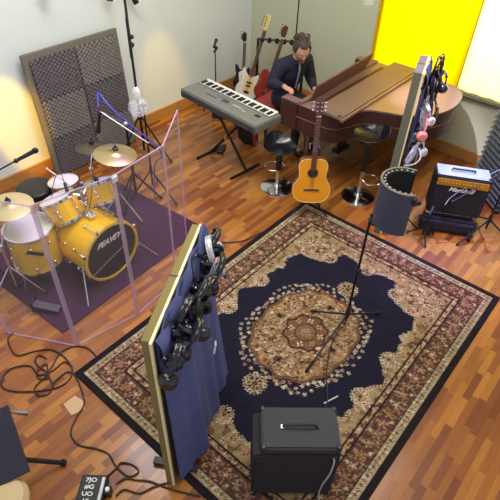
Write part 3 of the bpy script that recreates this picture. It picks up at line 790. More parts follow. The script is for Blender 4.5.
# ------------------------------------------------------------------ foam absorber on the left wall
fp = thing('foam_absorber', 'tall grey board of pyramid acoustic foam tiles leaning on the left wall', 'acoustic panel', (-4.74, 3.0, 0), 0, R=Matrix.Rotation(-.07, 4, 'Y'))
PW0, PW1, PH = -.69, .47, 1.36
MB().box((-.02, (PW0 + PW1) / 2, PH / 2 + .003), (.04, PW1 - PW0, PH), bev=.003).make('backing_board', 'foam_board', fp)
def foam_tile(y0, y1, z0, z1, m, n):
    k = 4 * n
    def fn(u, v):
        return Vector((.024 + .022 * math.cos(2 * PI * n * u / 2 * 1.0) * math.cos(2 * PI * n * v / 2 * 1.0), y0 + (y1 - y0) * u, z0 + (z1 - z0) * v))
    MB().grid(fn, 4 * n // 2, 4 * n // 2).make('foam_tile', m, fp, smooth=80)
yc = (PW0 + PW1) / 2
rows = [(PH - .05, PH - .47), (PH - .48, PH - .90), (PH - .91, .02)]
for r_, (zt, zb_) in enumerate(rows):
    for c__ in range(2):
        y0, y1 = (PW0 + .06, yc - .01) if c__ == 0 else (yc + .01, PW1 - .03)
        foam_tile(y0, y1, zb_, zt, 'foam_dark' if (r_ + c__) % 2 == 0 else 'foam_grey', 18)

# ------------------------------------------------------------------ headphones prototype and gobos
def headphones(label, Mx, m='hp_black', grp=None):
    t = thing('headphones', label, 'headphones', group=grp); t.matrix_world = Mx
    # arc in the local XZ plane, cups hanging at -z
    arc = [Vector((.085 * math.cos(a), 0, .095 * math.sin(a))) for a in np.linspace(-.25, PI + .25, 22)]
    b_ = MB()
    for i in range(len(arc) - 1):
        pass
    b_.tube(arc, .007, 8)
    b_.tube([p + Vector((0, .010, 0)) for p in arc[4:-4]], .007, 6); b_.tube([p - Vector((0, .010, 0)) for p in arc[4:-4]], .007, 6)
    b_.make('headband', m, t)
    for sg in (1, -1):
        cp = MB().lathe([(0, .026), (.026, .024), (.038, .012), (.042, 0), (.040, -.008), (0, -.008)], T(sg * .083, 0, -.05) @ frame_z((sg, 0, -.08)), 22).make('ear_cup', m, t)
        MB().lathe([(.018, -.006), (.038, -.008), (.043, -.018), (.038, -.028), (.022, -.028), (.018, -.006)], T(sg * .083, 0, -.05) @ frame_z((sg, 0, -.08)), 22).make('ear_pad', 'hp_pad', cp)
        MB().cyl((sg * .083, .02, 0), (sg * .08, .0, -.02), .006, n=6).make('yoke', 'hp_silver' if m == 'hp_black' else 'black', cp)
    return t

def gobo(label, A, Bp, th_, H, board, rnd, flare, cx_lbl):
    """free standing screen; A near base corner, Bp far base corner of the right face"""
    A = Vector((A[0], A[1], 0)); Bp = Vector((Bp[0], Bp[1], 0)); d = Bp - A; L_ = d.length
    ang = math.atan2(d.y, d.x)
    t = thing('studio_screen', label, 'screen', (A.x, A.y, .012), ang)      # local +x along, local -y = right face side
    MB().box((L_ / 2, th_ / 2, H / 2), (L_, th_, H), bev=.003).make('board', board, t)
    e = MB(); e.box((L_ / 2, -.004, H - .006), (L_ + .01, .014, .016)); e.box((-.004, -.004, H / 2), (.014, .014, H)); e.make('edge_trim', 'cream_edge', t)
    MB().box((L_ * .5, th_ / 2, H + .002), (.006, th_ + .004, .006)).make('joint', 'frame_dark', t)
    # feet
    for x in (.12, L_ - .12): MB().box((x, th_ / 2, .012), (.05, .30 if H < 1.6 else .2, .024), bev=.004).make('foot', 'black', t)
    # blanket hung over the right side
    def fn(u, v):
        # u along 0..1, v from top 0 to bottom 1
        x = .01 + (L_ - .0) * u
        fold = math.sin(u * 19 + 2.2 * v) * .5 + math.sin(u * 34 + 1.0 + v * 3) * .35 + math.sin(u * 9.0) * .4
        y = -.018 - .02 * v - flare * (v ** 1.3) * math.sin(PI * .5 * min(1, u * 1.8)) * (1 - .4 * max(0, u - .6)) - (.012 + .045 * v) * (fold + 1.25) * .6 * min(1, .12 + 3 * u)
        z = H - .012 - (H - .05) * v - .015 * math.sin(u * 12) * v
        return Vector((x, y, z))
    bl = thing('packing_blanket', cx_lbl, 'blanket', (A.x, A.y, .012), ang)
    bb = MB().grid(fn, 70, 26)
    def fn2(u, v):
        p = fn(u, v * .999); return Vector((p.x, p.y - .006, p.z))
    bb.grid(fn2, 70, 26)
    bb.make('cloth', 'blanket', bl, smooth=80)
    # turned-over top hem
    MB().grid(lambda u, v: Vector((.01 + L_ * u, -.02 - .03 * math.sin(v * PI) - .008 * math.sin(u * 25), H + .004 - .16 * v - .01 * math.sin(u * 18))), 60, 8).make('top_hem', 'blanket', bl, smooth=80)
    return t, T(A.x, A.y, .012) @ Matrix.Rotation(ang, 4, 'Z'), L_
g1, G1, L1 = gobo('khaki studio screen standing on the rug in the centre, headphones along its top', (-1.20, .80), (-1.62, 1.54), .045, 1.47, 'olive', 0, .065,
                  'blue quilted blanket draped down the centre khaki screen')
g2, G2, L2 = gobo('grey-green studio screen standing between the piano and the amplifier', (-1.47, 3.94), (-1.60, 4.32), .07, 1.68, 'olive_grey', 0, .03,
                  'pale blue blanket hung on the grey-green screen beside the piano')
for o in COL.objects:
    pass
hp_list = [
    (.07, -.075, 1.26, .25, .1, 'hp_black', 'big glossy black headphones, lowest at the near corner of the centre screen'),
    (.12, -.070, 1.35, -.5, -.1, 'hp_black', 'glossy black headphones at the top of the near corner above the lowest pair'),
    (.22, -.105, 1.28, .6, .25, 'hp_black', 'glossy black headphones, second from the near corner in the lower row on the centre screen'),
    (.28, -.065, 1.36, .3, -.1, 'hp_black', 'black headphones second from the near corner in the upper row on the centre screen'),
    (.37, -.115, 1.27, -.4, .2, 'hp_black', 'black headphones in the lower row at the middle of the centre screen'),
    (.43, -.075, 1.35, .7, .1, 'hp_black', 'black headphones in the upper row at the middle of the centre screen'),
    (.52, -.120, 1.29, .3, -.25, 'hp_black', 'black headphones in the lower row just past the middle of the centre screen'),
    (.58, -.075, 1.36, -.5, .1, 'hp_black', 'black headphones in the upper row near the far third of the centre screen'),
    (.67, -.125, 1.31, .5, .3, 'hp_black', 'black headphones in the lower row just before the silver pair'),
    (.75, -.105, 1.36, -.3, .3, 'hp_silver', 'silver-banded headphones at the far end of the centre screen'),
    (.80, -.060, 1.38, .6, .1, 'hp_black', 'black headphones by the far top corner of the centre screen'),
]
GH = 'headphones hanging on the centre screen'
P0 = {}
for x, y, z, ry, rz_, m, lb in hp_list:
    Mx = G1 @ T(x, y, z) @ rotm(ry, .25 * ry, rz_) @ Matrix.Scale(1.12, 4)
    if m not in P0: P0[m] = headphones(lb, Mx, m, GH)
    else: dup(P0[m], lb, Mx, GH)
def coil(label, c, R, n, m, seed, r=.006, M4=None, nm='coiled_cable', grp=None):
    rg = random.Random(seed); pts = []
    for k in range(n * 12):
        a = 2 * PI * k / 12
        rr = R * (1 + .15 * math.sin(k * .37 + seed)); j = .012
        pts.append(Vector((rr * .55 * math.cos(a) + rg.uniform(-j, j), .03 * math.sin(k * .5 + seed) + rg.uniform(-j, j), rr * math.sin(a) - R + .02 * math.sin(k * .21))))
    t = thing(nm, label, 'cable', group=grp); t.matrix_world = (M4 or Matrix.Identity(4)) @ T(*c)
    MB().tube(pts, r, 6, smooth=2).make('cable_coil', m, t)
    MB().tube([pts[0] + Vector((0, -.01, .02)), pts[0] + Vector((.0, -.02, -.04)), pts[0] + Vector((.01, -.02, -.09))], .011, 8).make('plug', 'steel', t)
    return t
coil('loop of thin black headphone lead hanging on the centre screen', (.34, -.12, 1.40), .11, 3, 'black', 2, .004, G1)
coil('loop of silver headphone lead hanging near the far end of the centre screen', (.66, -.13, 1.40), .08, 3, 'cable_grey', 4, .004, G1)
# small pale tag hanging low on the blanket
tg = tag(MB().box((0, 0, 0), (.05, .012, .07), R=rotm(.2, .5, .3), bev=.01).make('ear_cushion', 'lavender'), 'small pale lavender ear cushion dangling on the centre blanket', 'cushion')
tg.matrix_world = G1 @ T(.36, -.20, 1.02)
# on the second screen
coil('tangled black cable at the top end of the grey-green screen', (.38, -.10, 1.70), .13, 5, 'black', 5, .006, G2)
coil('thick black cable bundle on the grey-green screen just below the tangled one', (.34, -.12, 1.58), .12, 6, 'black', 9, .007, G2)
coil('black cable coil hanging nearest the board above the grey bundle', (.24, -.08, 1.56), .11, 5, 'black', 21, .006, G2)
coil('slate-grey cable bundle hanging at the middle of the grey-green screen', (.22, -.10, 1.42), .11, 5, 'cable_grey', 11, .006, G2)
coil('black cable loop sticking out beside the grey cable bundle', (.20, -.16, 1.42), .12, 3, 'black', 31, .004, G2)
coil('lavender-white cable bundle above the salmon-pink headphones', (.14, -.09, 1.32), .09, 6, 'lavender', 14, .008, G2)
coil('lavender-white cable bundle at the bottom of the row on the grey-green screen', (.06, -.09, 1.02), .10, 6, 'lavender', 17, .008, G2)
headphones('black headphones at the far top of the grey-green screen', G2 @ T(.36, -.13, 1.50) @ rotm(.3, .2, .9), 'hp_black')
dup(P0['hp_silver'], 'silver headphones hanging above the salmon-pink pair', G2 @ T(.12, -.11, 1.30) @ rotm(-.3, .2, .5))
headphones('salmon-pink headphones hanging low on the grey-green screen', G2 @ T(.08, -.11, 1.20) @ rotm(.2, .1, .3) @ Matrix.Scale(1.15, 4), 'pink')
headphones('pale lavender headphones at the bottom of the row beside the piano', G2 @ T(.05, -.11, 1.04) @ rotm(-.2, .1, .8), 'lavender')

# ------------------------------------------------------------------ central mic stand with reflection filter
ms = thing('microphone_stand', 'black tripod microphone stand standing on the rug medallion', 'stand', (-1.10, 2.69, .012))
for k, (x, y, mt) in enumerate(((.17, .28, 'steel'), (-.28, -.10, 'black_metal'), (.04, -.62, 'black_metal'))):
    l = MB().cyl((0, 0, .10), (x, y, .012), .009, .007, 10).make('leg', mt if k else 'black_metal', ms)
    MB().cyl((x * .86, y * .86, .026), (x * 1.03, y * 1.03, .008), .012, .010, 10).make('rubber_foot', 'rubber', l)
MB().cyl((0, 0, .02), (0, 0, 1.16), .011, .009, 12).make('pole', 'black_metal', ms)
MB().cyl((0, 0, .07), (0, 0, .17), .020, n=12).make('collar', 'black', ms)
MB().sph((0.012, 0, .62), .018, 8).make('clamp_knob', 'black', ms)
MB().box((.08, .03, 1.13), (.20, .03, .02), R=rotm(rz=.4)).make('filter_bracket', 'steel', ms)
MB().cyl((.12, .05, 1.0), (.12, .05, 1.12), .006, n=8).make('clamp_screw', 'steel', ms)
# filter: curved shell open towards +x,+y side
rf = thing('reflection_filter', 'curved slate-grey vocal reflection filter on the rug microphone stand', 'microphone shield', (-.96, 2.79, 1.13))
def shell(r, z0, z1, a0, a1, th_, m, nm, par, n=30):
    b_ = MB(); b_.lathe([(r, z0), (r, z1), (r - th_, z1), (r - th_, z0), (r, z0)], None, n, a0, a1); return b_.make(nm, m, par)
AO0, AO1 = math.radians(92), math.radians(318)
shell(.165, 0, .33, AO0, AO1, .008, 'filter_shell', 'outer_shell', rf)
shell(.156, .004, .326, AO0, AO1, .028, 'filter_foam', 'foam_lining', rf)
b_ = MB()
b_.lathe([(.168, .326), (.168, .336), (.153, .336), (.153, .326), (.168, .326)], None, 30, AO0, AO1); b_.make('top_rim', 'steel', rf)
b_ = MB()
for k in range(15):
    a = AO0 + (AO1 - AO0) * (k + .5) / 15
    b_.cyl((.139 * math.cos(a), .139 * math.sin(a), .326), (.139 * math.cos(a), .139 * math.sin(a), .332), .007, n=8)
b_.make('rim_perforations', 'hp_silver', rf)
MB().box((.165 * math.cos(AO1), .165 * math.sin(AO1), .29), (.03, .03, .05), bev=.006).make('end_clamp', 'black', rf)
# thin flexible band of pale cable rising from filter
tag(MB().tube([(-1.09, 3.24, 1.46), (-1.04, 3.17, 1.44), (-1.03, 3.06, 1.44), (-1.06, 2.95, 1.46)], .006, 8, smooth=8).make('filter_cable', 'cable_grey'), 'thin pale cable curling up from the back of the reflection filter', 'cable')

# ------------------------------------------------------------------ combo amplifier seen from above (bottom centre)
ca = thing('guitar_amplifier', 'dark grey amplifier with strap handle on top at the bottom of the rug', 'amplifier', (-.675, 1.36, .012), math.atan2(.30, .345))
W_, D_ = .452, .262
MB().box((0, 0, .555), (W_, D_, .065), bev=.010, seg=2).make('head_case', 'tolex', ca)
MB().box((-.02, -.006, .272), (W_ + .05, D_ + .012, .50), bev=.010, seg=2).make('cabinet', 'tolex_dark', ca)
MB().box((-.02, -D_ / 2 - .016, .272), (W_ + .01, .008, .45)).make('grille', 'grille', ca)
hd = MB().tube([(-.10, 0, .590), (-.095, 0, .608), (-.06, 0, .613), (.06, 0, .613), (.095, 0, .608), (.10, 0, .590)], .008, 8).make('handle', 'black', ca)
MB().box((-.103, 0, .592), (.022, .026, .010), bev=.003).make('handle_cap', 'hp_silver', hd)
MB().box((.103, 0, .592), (.022, .026, .010), bev=.003).make('handle_cap', 'black', hd)
for sx in (1, -1):
    for sy in (1, -1): MB().box((sx * (W_ / 2 - .012), sy * (D_ / 2 - .012), .575), (.034, .034, .032), bev=.008).make('corner_protector', 'black', ca)
R_ = Matrix.Translation(ca.location) @ Matrix.Rotation(math.atan2(.30, .345), 4, 'Z')
cb = tag(MB().tube([R_ @ Vector(p) for p in ((.19, -.135, .50), (.19, -.165, .49), (.18, -.175, .36), (.15, -.18, .2), (.16, -.19, .02), (.20, -.45, .016))], .005, 8, smooth=8).make('power_cable', 'cable_grey'),
         'grey lead plugged into the front right of the rug amplifier', 'cable')
tag(MB().cyl((-.80, 1.92, .016), (-.755, 2.04, .018), .006).make('slim_rod', 'hp_silver'), 'slim silver rod lying on the navy rug behind the amplifier', 'rod')

# ------------------------------------------------------------------ second amplifier on a stand (right)
ang = math.atan2(.24, .46)
As = thing('amplifier_stand', 'black tubular stand carrying the gold-panelled amplifier', 'stand', (-1.04, 4.58, 0), ang)
for sx in (1, -1):
    l = MB().tube([(sx * .2, -.26, .018), (sx * .2, -.10, .17), (sx * .2, .16, .20), (sx * .2, .22, .018)], .013, 10).make('leg_frame', 'black_metal', As)
    MB().cyl((sx * .2, -.27, .016), (sx * .2, -.23, .028), .018).make('rubber_foot', 'rubber', l)
MB().cyl((-.2, -.10, .17), (.2, -.10, .17), .013).cyl((-.2, .16, .20), (.2, .16, .20), .013).make('cross_bar', 'black_metal', As)
am = thing('guitar_amplifier', 'black amplifier with gold control panel and white script on a stand', 'amplifier', R=T(-1.04, 4.58, .19) @ Matrix.Rotation(ang, 4, 'Z') @ Matrix.Rotation(-.06, 4, 'X'))
AW, AD, AH = .52, .24, .43
MB().box((0, 0, AH / 2), (AW, AD, AH), bev=.012, seg=2).make('cabinet', 'tolex_dark', am)
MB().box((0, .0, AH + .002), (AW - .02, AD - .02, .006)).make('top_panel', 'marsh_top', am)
MB().box((0, -AD / 2 - .003, AH - .065), (AW - .03, .010, .075), bev=.002).make('control_panel', 'gold', am)
k_ = MB()
for i in range(12): k_.cyl((-.20 + i * .034, -AD / 2 - .008, AH - .065), (-.20 + i * .034, -AD / 2 - .026, AH - .065), .009, n=10)
k_.make('control_knobs', 'gold', am)
MB().box((0, -AD / 2 - .003, (AH - .11) / 2), (AW - .03, .008, AH - .13)).make('grille', 'grille', am)
text('logo', 'Marshall', .070, 'white', am, T(.0, -AD / 2 - .009, AH - .135) @ Matrix.Rotation(PI / 2, 4, 'X'), .002, .35, (1.0, .9), 1.0)
MB().tube([(-.11, .01, AH + .004), (-.105, .01, AH + .024), (.105, .01, AH + .024), (.11, .01, AH + .004)], .010, 8).make('handle', 'black', am)
for sx in (1, -1): MB().box((sx * (AW / 2 - .014), -AD / 2 + .014, AH - .01), (.04, .04, .035), bev=.008).make('corner_protector', 'black', am)
# navy cloth at its foot
tag(MB().box((0, 0, 0), (.56, .14, .15), R=rotm(rz=ang), bev=.03, seg=3).make('folded_cloth', 'navy_cover'), 'dark navy padded bag lying below the front of the gold-panelled amplifier', 'bag').location = (-1.0, 4.46, .082)

# mic stands near the amp
def short_stand(label, base, h, hd_, rot):
    t = thing('short_microphone_stand', label, 'stand', (base[0], base[1], 0))
    tripod(t, .14, .15, 'black_metal', .008, rot)
    MB().cyl((0, 0, .05), (0, 0, h), .010).make('pole', 'black_metal', t)
    mic(t, (0, 0, h), hd_, .10, .016)
short_stand('low black microphone stand under the reflection filter, left of the bag', (-1.36, 4.20), .26, (.3, .2, .2), .4)
short_stand('low black microphone stand in front of the amplifier bag', (-1.12, 4.17), .30, (-.1, .6, .1), 1.2)
bs2 = boom_stand('black boom stand right of the gold-panelled amplifier', (-.66, 4.62), .70, (-.60, 4.92, .86), (-1.0, 4.36, .42), .1, tri=(.22, .34), mc=((-1.0, 4.36, .42), (-.1, .05, -.3)))
tag(MB().tube([(-1.04, 4.29, .40), (-1.04, 4.38, .43), (-.99, 4.46, .50), (-.90, 4.56, .60), (-.70, 4.78, .74), (-.52, 4.9, .4), (-.5, 4.95, .02)], .003, 8, smooth=8).make('microphone_cable', 'cable_grey'), 'pale microphone lead crossing the front of the gold-panelled amplifier', 'cable')
tag(MB().box((0, 0, 0), (.03, .075, .80), bev=.004).make('wooden_plank', 'plank'), 'pale wooden plank leaning against the slate foam panel', 'plank').matrix_world = T(-.60, 5.02, .385) @ rotm(-.28, -.14, .3)
# foam wedge panel right
fw = thing('foam_wedge_absorber', 'slate grey wedge foam panel standing behind the right amplifier', 'acoustic panel', (-.90, 5.33, 0), -.75)
MB().box((0, .02, .48), (.62, .03, .96)).make('backing_board', 'foam_blue', fw)
b_ = MB(); nw = 15
for k in range(nw):
    z0 = .02 + k * .92 / nw; z1 = z0 + .92 / nw
    n0 = len(b_.bm.faces)
    vs = [b_.bm.verts.new(p) for p in ((-.31, .005, z0), (-.31, -.06, (z0 + z1) / 2), (-.31, .005, z1), (.31, .005, z0), (.31, -.06, (z0 + z1) / 2), (.31, .005, z1))]
    for f in ((0, 1, 4, 3), (1, 2, 5, 4), (0, 2, 1), (3, 4, 5), (0, 3, 5, 2)): b_.bm.faces.new([vs[i] for i in f])
b_.make('foam_wedges', 'foam_blue', fw, smooth=0)

# ------------------------------------------------------------------ GRAND PIANO
LZ = .92
pn = thing('grand_piano', 'brown baby grand piano with folded-back lid flap beside the yellow curtain', 'piano', (-2.3, 4.95, 0))
def pw(x, y): return (x + 2.3, y - 4.95)
curve = [(-2.42, 4.17), (-2.33, 4.22), (-2.27, 4.33), (-2.22, 4.46), (-2.15, 4.56), (-2.02, 4.63), (-1.87, 4.69), (-1.74, 4.78), (-1.64, 4.90), (-1.57, 5.06), (-1.54, 5.25), (-1.555, 5.45), (-1.60, 5.60), (-1.70, 5.72), (-1.85, 5.78)]
cs = [p.to_2d() for p in catmull([Vector((x, y, 0)) for x, y in curve], 3)]
case = [(-2.80, 4.17)] + [(p.x, p.y) for p in cs] + [(-2.80, 5.80)]
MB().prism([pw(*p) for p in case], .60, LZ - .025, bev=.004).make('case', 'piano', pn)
def off(p, k):
    c0 = Vector((-2.3, 5.0)); v = Vector(p) - c0; return tuple(c0 + v * k)
lid = [(-2.50, 4.155)] + [off((p.x, p.y), 1.015) for p in cs] + [(-2.50, 5.815)]
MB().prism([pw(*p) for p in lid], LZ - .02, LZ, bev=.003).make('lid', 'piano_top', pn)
MB().prism([pw(*off(p, 1.006)) for p in case], .755, .763).make('case_moulding', 'piano_edge', pn)
# cheeks and key bed
for y0, y1 in ((4.17, 4.28), (5.69, 5.80)):
    MB().prism([pw(-3.02, y0), pw(-2.79, y0), pw(-2.79, y1), pw(-3.02, y1)], .60, LZ - .02, bev=.008).make('cheek', 'piano', pn)
    MB().prism([pw(-3.02, y0), pw(-2.79, y0), pw(-2.79, y1), pw(-3.02, y1)], LZ - .019, LZ - .008, bev=.003).make('cheek_cap', 'piano_top', pn)
MB().prism([pw(-3.05, 4.28), pw(-2.79, 4.28), pw(-2.79, 5.69), pw(-3.05, 5.69)], .60, .68).make('key_bed', 'piano', pn)
MB().prism([pw(-3.03, 4.285), pw(-3.01, 4.285), pw(-3.01, 5.685), pw(-3.03, 5.685)], .68, .715).make('key_slip', 'piano', pn)
kw = MB(); kb_ = MB()
N_ = 52; y0 = 4.30; stp = (5.67 - 4.30) / N_
for i in range(N_):
    kw.box((-2.925 + 2.3, y0 + stp * (i + .5) - 4.95, .705), (.15, stp * .93, .03), bev=.0015)
    if (i % 7) in (0, 1, 3, 4, 5): kb_.box((-2.90 + 2.3, y0 + stp * (i + 1) - 4.95, .728), (.095, stp * .5, .02), bev=.002)
kw.make('white_keys', 'ivory', pn); kb_.make('black_keys', 'ebony', pn)
MB().box((-2.825 + 2.3, 0.035, .76), (.03, 1.39, .13), bev=.004).make('fallboard', 'piano', pn)
# top frame around the opening in front of the lid and dark inside
MB().prism([pw(-2.82, 4.17), pw(-2.48, 4.17), pw(-2.48, 5.80), pw(-2.82, 5.80)], LZ - .024, LZ - .018).make('tuning_well', 'piano_top', pn)
MB().box((-2.62 + 2.3, .10, LZ - .012), (.05, 1.25, .008)).make('string_gap', 'piano_dark', pn)
MB().box((-2.78 + 2.3, .035, LZ - .005), (.05, 1.60, .03), bev=.004).make('front_rail', 'piano_flap', pn)
# lid flap folded back on the main lid
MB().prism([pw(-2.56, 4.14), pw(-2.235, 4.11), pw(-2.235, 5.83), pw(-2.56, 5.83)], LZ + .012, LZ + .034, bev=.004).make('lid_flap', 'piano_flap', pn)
MB().prism([pw(-2.232, 4.11), pw(-2.205, 4.11), pw(-2.205, 5.83), pw(-2.232, 5.83)], LZ + .002, LZ + .026, bev=.003).make('flap_edge', 'piano_edge', pn)
MB().box((-2.27 + 2.3, 4.15 - 4.95, LZ + .040), (.035, .035, .016), bev=.002).make('flap_hinge', 'frame_dark', pn)
# music desk, leaning
MB().box((0, 0, 0), (.016, 1.10, .22), bev=.003).make('music_desk', 'piano_desk', pn).matrix_local = T(-2.70 + 2.3, 4.86 - 4.95, LZ + .10) @ rotm(rx=.05, ry=.35)
# legs and lyre
for x, y in ((-2.72, 4.33), (-2.72, 5.62), (-1.82, 5.25)):
    MB().lathe([(0, .60), (.065, .60), (.062, .50), (.045, .46), (.04, .12), (.03, .08), (.02, .06), (.028, .03), (.018, .002), (0, .002)], T(x + 2.3, y - 4.95, 0), 8).make('leg', 'piano', pn)
MB().box((-2.62 + 2.3, 0, .36), (.04, .18, .48), bev=.01).box((-2.62 + 2.3, 0, .11), (.12, .26, .05), bev=.01).make('pedal_lyre', 'piano', pn)
for k in range(3): MB().box((-2.70 + 2.3, (k - 1) * .07, .10), (.10, .025, .010), bev=.003).make('pedal', 'gold', pn)

# small dark box under the near side of the piano (seen behind the guitar neck)
# piano bench
bn = thing('piano_bench', 'red cushioned piano bench under the seated player', 'bench', (-3.60, 4.83, 0))
MB().box((0, 0, .455), (.33, .72, .07), bev=.02, seg=3).make('cushion', 'red_vinyl', bn)
MB().box((0, 0, .39), (.31, .70, .06)).make('apron', 'piano', bn)
for sx in (1, -1):
    for sy in (1, -1): MB().cyl((sx * .13, sy * .32, .36), (sx * .14, sy * .33, .0), .022, .014, 10).make('leg', 'piano_dark', bn)

# ------------------------------------------------------------------ seated pianist
def skin_obj(verts, edges, radii, sub=2):
    """closed overlapping volumes along a skeleton, fused afterwards into one surface by remesh_smooth"""
    NU, NV = 14, 8; vs = []; fs = []
    unit = [(0, 0, 1)] + [(math.sin(PI * j_ / NV) * math.cos(2 * PI * i_ / NU), math.sin(PI * j_ / NV) * math.sin(2 * PI * i_ / NU), math.cos(PI * j_ / NV)) for j_ in range(1, NV) for i_ in range(NU)] + [(0, 0, -1)]
    uf = [(0, 1 + i_, 1 + (i_ + 1) % NU) for i_ in range(NU)]
    for j_ in range(NV - 2):
        for i_ in range(NU):
            a_ = 1 + j_ * NU + i_; b5 = 1 + j_ * NU + (i_ + 1) % NU
            uf.append((a_, a_ + NU, b5 + NU, b5))
    l_ = len(unit) - 1; uf += [(l_, 1 + (NV - 2) * NU + (i_ + 1) % NU, 1 + (NV - 2) * NU + i_) for i_ in range(NU)]
    for a, b4 in edges:
        pa, pb = Vector(verts[a]), Vector(verts[b4])
        ra = radii[a] if isinstance(radii[a], tuple) else (radii[a], radii[a])
        rb = radii[b4] if isinstance(radii[b4], tuple) else (radii[b4], radii[b4])
        k = max(4, int((pb - pa).length / (min(ra[1], rb[1]) * .35)))
        for q in range(k + 1):
            t_ = q / k; c_ = pa.lerp(pb, t_); rw = ra[0] + (rb[0] - ra[0]) * t_; rd = ra[1] + (rb[1] - ra[1]) * t_
            o_n = len(vs)
            vs.extend((c_.x + x_ * rd, c_.y + y_ * rw, c_.z + z_ * rd) for x_, y_, z_ in unit)
            fs.extend(tuple(f_ + o_n for f_ in ff) for ff in uf)
    out = bpy.data.meshes.new('vol'); out.from_pydata(vs, [], fs); out.update(); return out
def remesh_smooth(me, vox, it):
    o = bpy.data.objects.new('tmpv', me); COL.objects.link(o)
    r_ = o.modifiers.new('r', 'REMESH'); r_.mode = 'VOXEL'; r_.voxel_size = vox; r_.use_smooth_shade = True
    s_ = o.modifiers.new('s', 'SMOOTH'); s_.factor = .5; s_.iterations = it
    dg = bpy.context.evaluated_depsgraph_get(); dg.update()
    out = bpy.data.meshes.new_from_object(o.evaluated_get(dg)); bpy.data.objects.remove(o); return out
pr = thing('person', 'seated person with tied-back brown hair and navy jacket playing the piano', 'person', (-3.47, 4.83, 0), -.22)
J = dict(pel=(0, 0, .56), bel=(.03, 0, .70), che=(.10, 0, .90), shc=(.15, 0, 1.03), nek=(.19, 0, 1.10), hd=(.235, -.01, 1.17),
         shl=(.13, .20, 1.01), shr=(.13, -.20, 1.01), ell=(.19, .26, .78), elr=(.13, -.31, .84), wrl=(.40, .12, .775), wrr=(.455, -.40, .942),
         hil=(.03, .10, .55), hir=(.03, -.10, .55), knl=(.42, .13, .54), knr=(.42, -.13, .54), anl=(.42, .13, .10), anr=(.42, -.13, .10), tol=(.57, .14, .045), tor=(.57, -.14, .045))
keys = list(J)
E_ = [('pel', 'bel'), ('bel', 'che'), ('che', 'shc'), ('shc', 'nek'), ('nek', 'hd'), ('shc', 'shl'), ('shc', 'shr'), ('shl', 'ell'), ('shr', 'elr'), ('ell', 'wrl'), ('elr', 'wrr'),
      ('pel', 'hil'), ('pel', 'hir'), ('hil', 'knl'), ('hir', 'knr'), ('knl', 'anl'), ('knr', 'anr'), ('anl', 'tol'), ('anr', 'tor')]
rad = dict(pel=(.14, .10), bel=(.13, .09), che=(.15, .10), shc=(.12, .07), nek=.052, hd=.055, shl=.055, shr=.055, ell=.042, elr=.042, wrl=.027, wrr=.027, hil=.085, hir=.085, knl=.058, knr=.058, anl=.036, anr=.036, tol=.03, tor=.03)
bmB = bmesh.new()
bmB.from_mesh(skin_obj([J[k] for k in keys], [(keys.index(a), keys.index(b3)) for a, b3 in E_], [rad[k] for k in keys]))
# hands: palm + fingers
for sd, wr, el_ in ((1, J['wrl'], J['ell']), (-1, J['wrr'], J['elr'])):
    w0 = Vector(wr); wb = w0 + (Vector(el_) - w0) * .35
    V_ = [wb, w0, w0 + Vector((.045, 0, -.004)), w0 + Vector((.085, 0, -.004))]; Ed = [(0, 1), (1, 2), (2, 3)]; Rr = [.034, .026, (.036, .020), (.040, .018)]
    bmB.from_mesh(skin_obj(V_, Ed, Rr, 2))
    for f in range(4):
        yo = (f - 1.5) * .019; ln = (.062, .074, .070, .054)[f] if sd < 0 else (.054, .070, .074, .062)[f]
        r0 = w0 + Vector((.060, yo * .8, -.003))
        bmB.from_mesh(skin_obj([r0, r0 + Vector((.015 + ln * .5, yo * .1, .004)), r0 + Vector((.015 + ln * .85, yo * .15, -.010)), r0 + Vector((.015 + ln, yo * .15, -.026))], [(0, 1), (1, 2), (2, 3)], [.0105, .010, .0095, .008], 1))
    th0 = w0 + Vector((.022, -sd * .014, -.002))
    bmB.from_mesh(skin_obj([th0, th0 + Vector((.030, -sd * .022, -.004)), th0 + Vector((.056, -sd * .026, -.016))], [(0, 1), (1, 2)], [.014, .0115, .009], 1))
# head: shaped sphere, local face direction f
HM = T(.278, -.022, 1.215) @ rotm(0, .50, -.42) @ Matrix.Scale(1.10, 4)     # +x is the face direction, pitched down, turned to the right
hb = bmesh.new(); bmesh.ops.create_uvsphere(hb, u_segments=40, v_segments=28, radius=1)
for v_ in hb.verts:
    x, y, z = v_.co
    X_ = x * .096; Y_ = y * .076; Z_ = z * .118
    if z < 0:                                    # jaw narrows
        k = -z
        Y_ *= 1 - .34 * k; X_ *= 1 - (.12 if x > 0 else .42) * k
        if x > 0: X_ += .012 * k
    def gs(cx_, cz_, sx_, sz_): return math.exp(-((y * .076 - cx_) / sx_) ** 2 - ((Z_ - cz_) / sz_) ** 2)
    if x > 0.2:
        X_ += .026 * gs(0, -.026, .012, .020) + .012 * gs(0, -.005, .010, .022)      # nose
        X_ += .008 * gs(0, -.068, .024, .008) - .004 * gs(0, -.062, .02, .003)       # lips
        X_ += .007 * gs(0, -.098, .022, .014)                                        # chin
        X_ -= .010 * (gs(.030, .004, .015, .010) + gs(-.030, .004, .015, .010))      # eye sockets
        X_ += .006 * (gs(.030, .024, .022, .008) + gs(-.030, .024, .022, .008))      # brows
    v_.co = (X_, Y_, Z_)
bmesh.ops.transform(hb, matrix=HM, verts=hb.verts)
tm = bpy.data.meshes.new('t'); hb.to_mesh(tm); bmB.from_mesh(tm)
eb = MB()
for sg in (1, -1): eb.sph(HM @ Vector((-.005, sg * .077, -.008)), (.020, .009, .032), 12, HM.to_3x3().normalized().to_4x4())
eb.bm.to_mesh(tm); bmB.from_mesh(tm)
bme = bpy.data.meshes.new('body'); bmB.to_mesh(bme); bme.materials.append(M['skin'])
bme2 = remesh_smooth(bme, .0055, 3)
kb2 = bmesh.new(); kb2.from_mesh(bme2); seen = set(); best = []
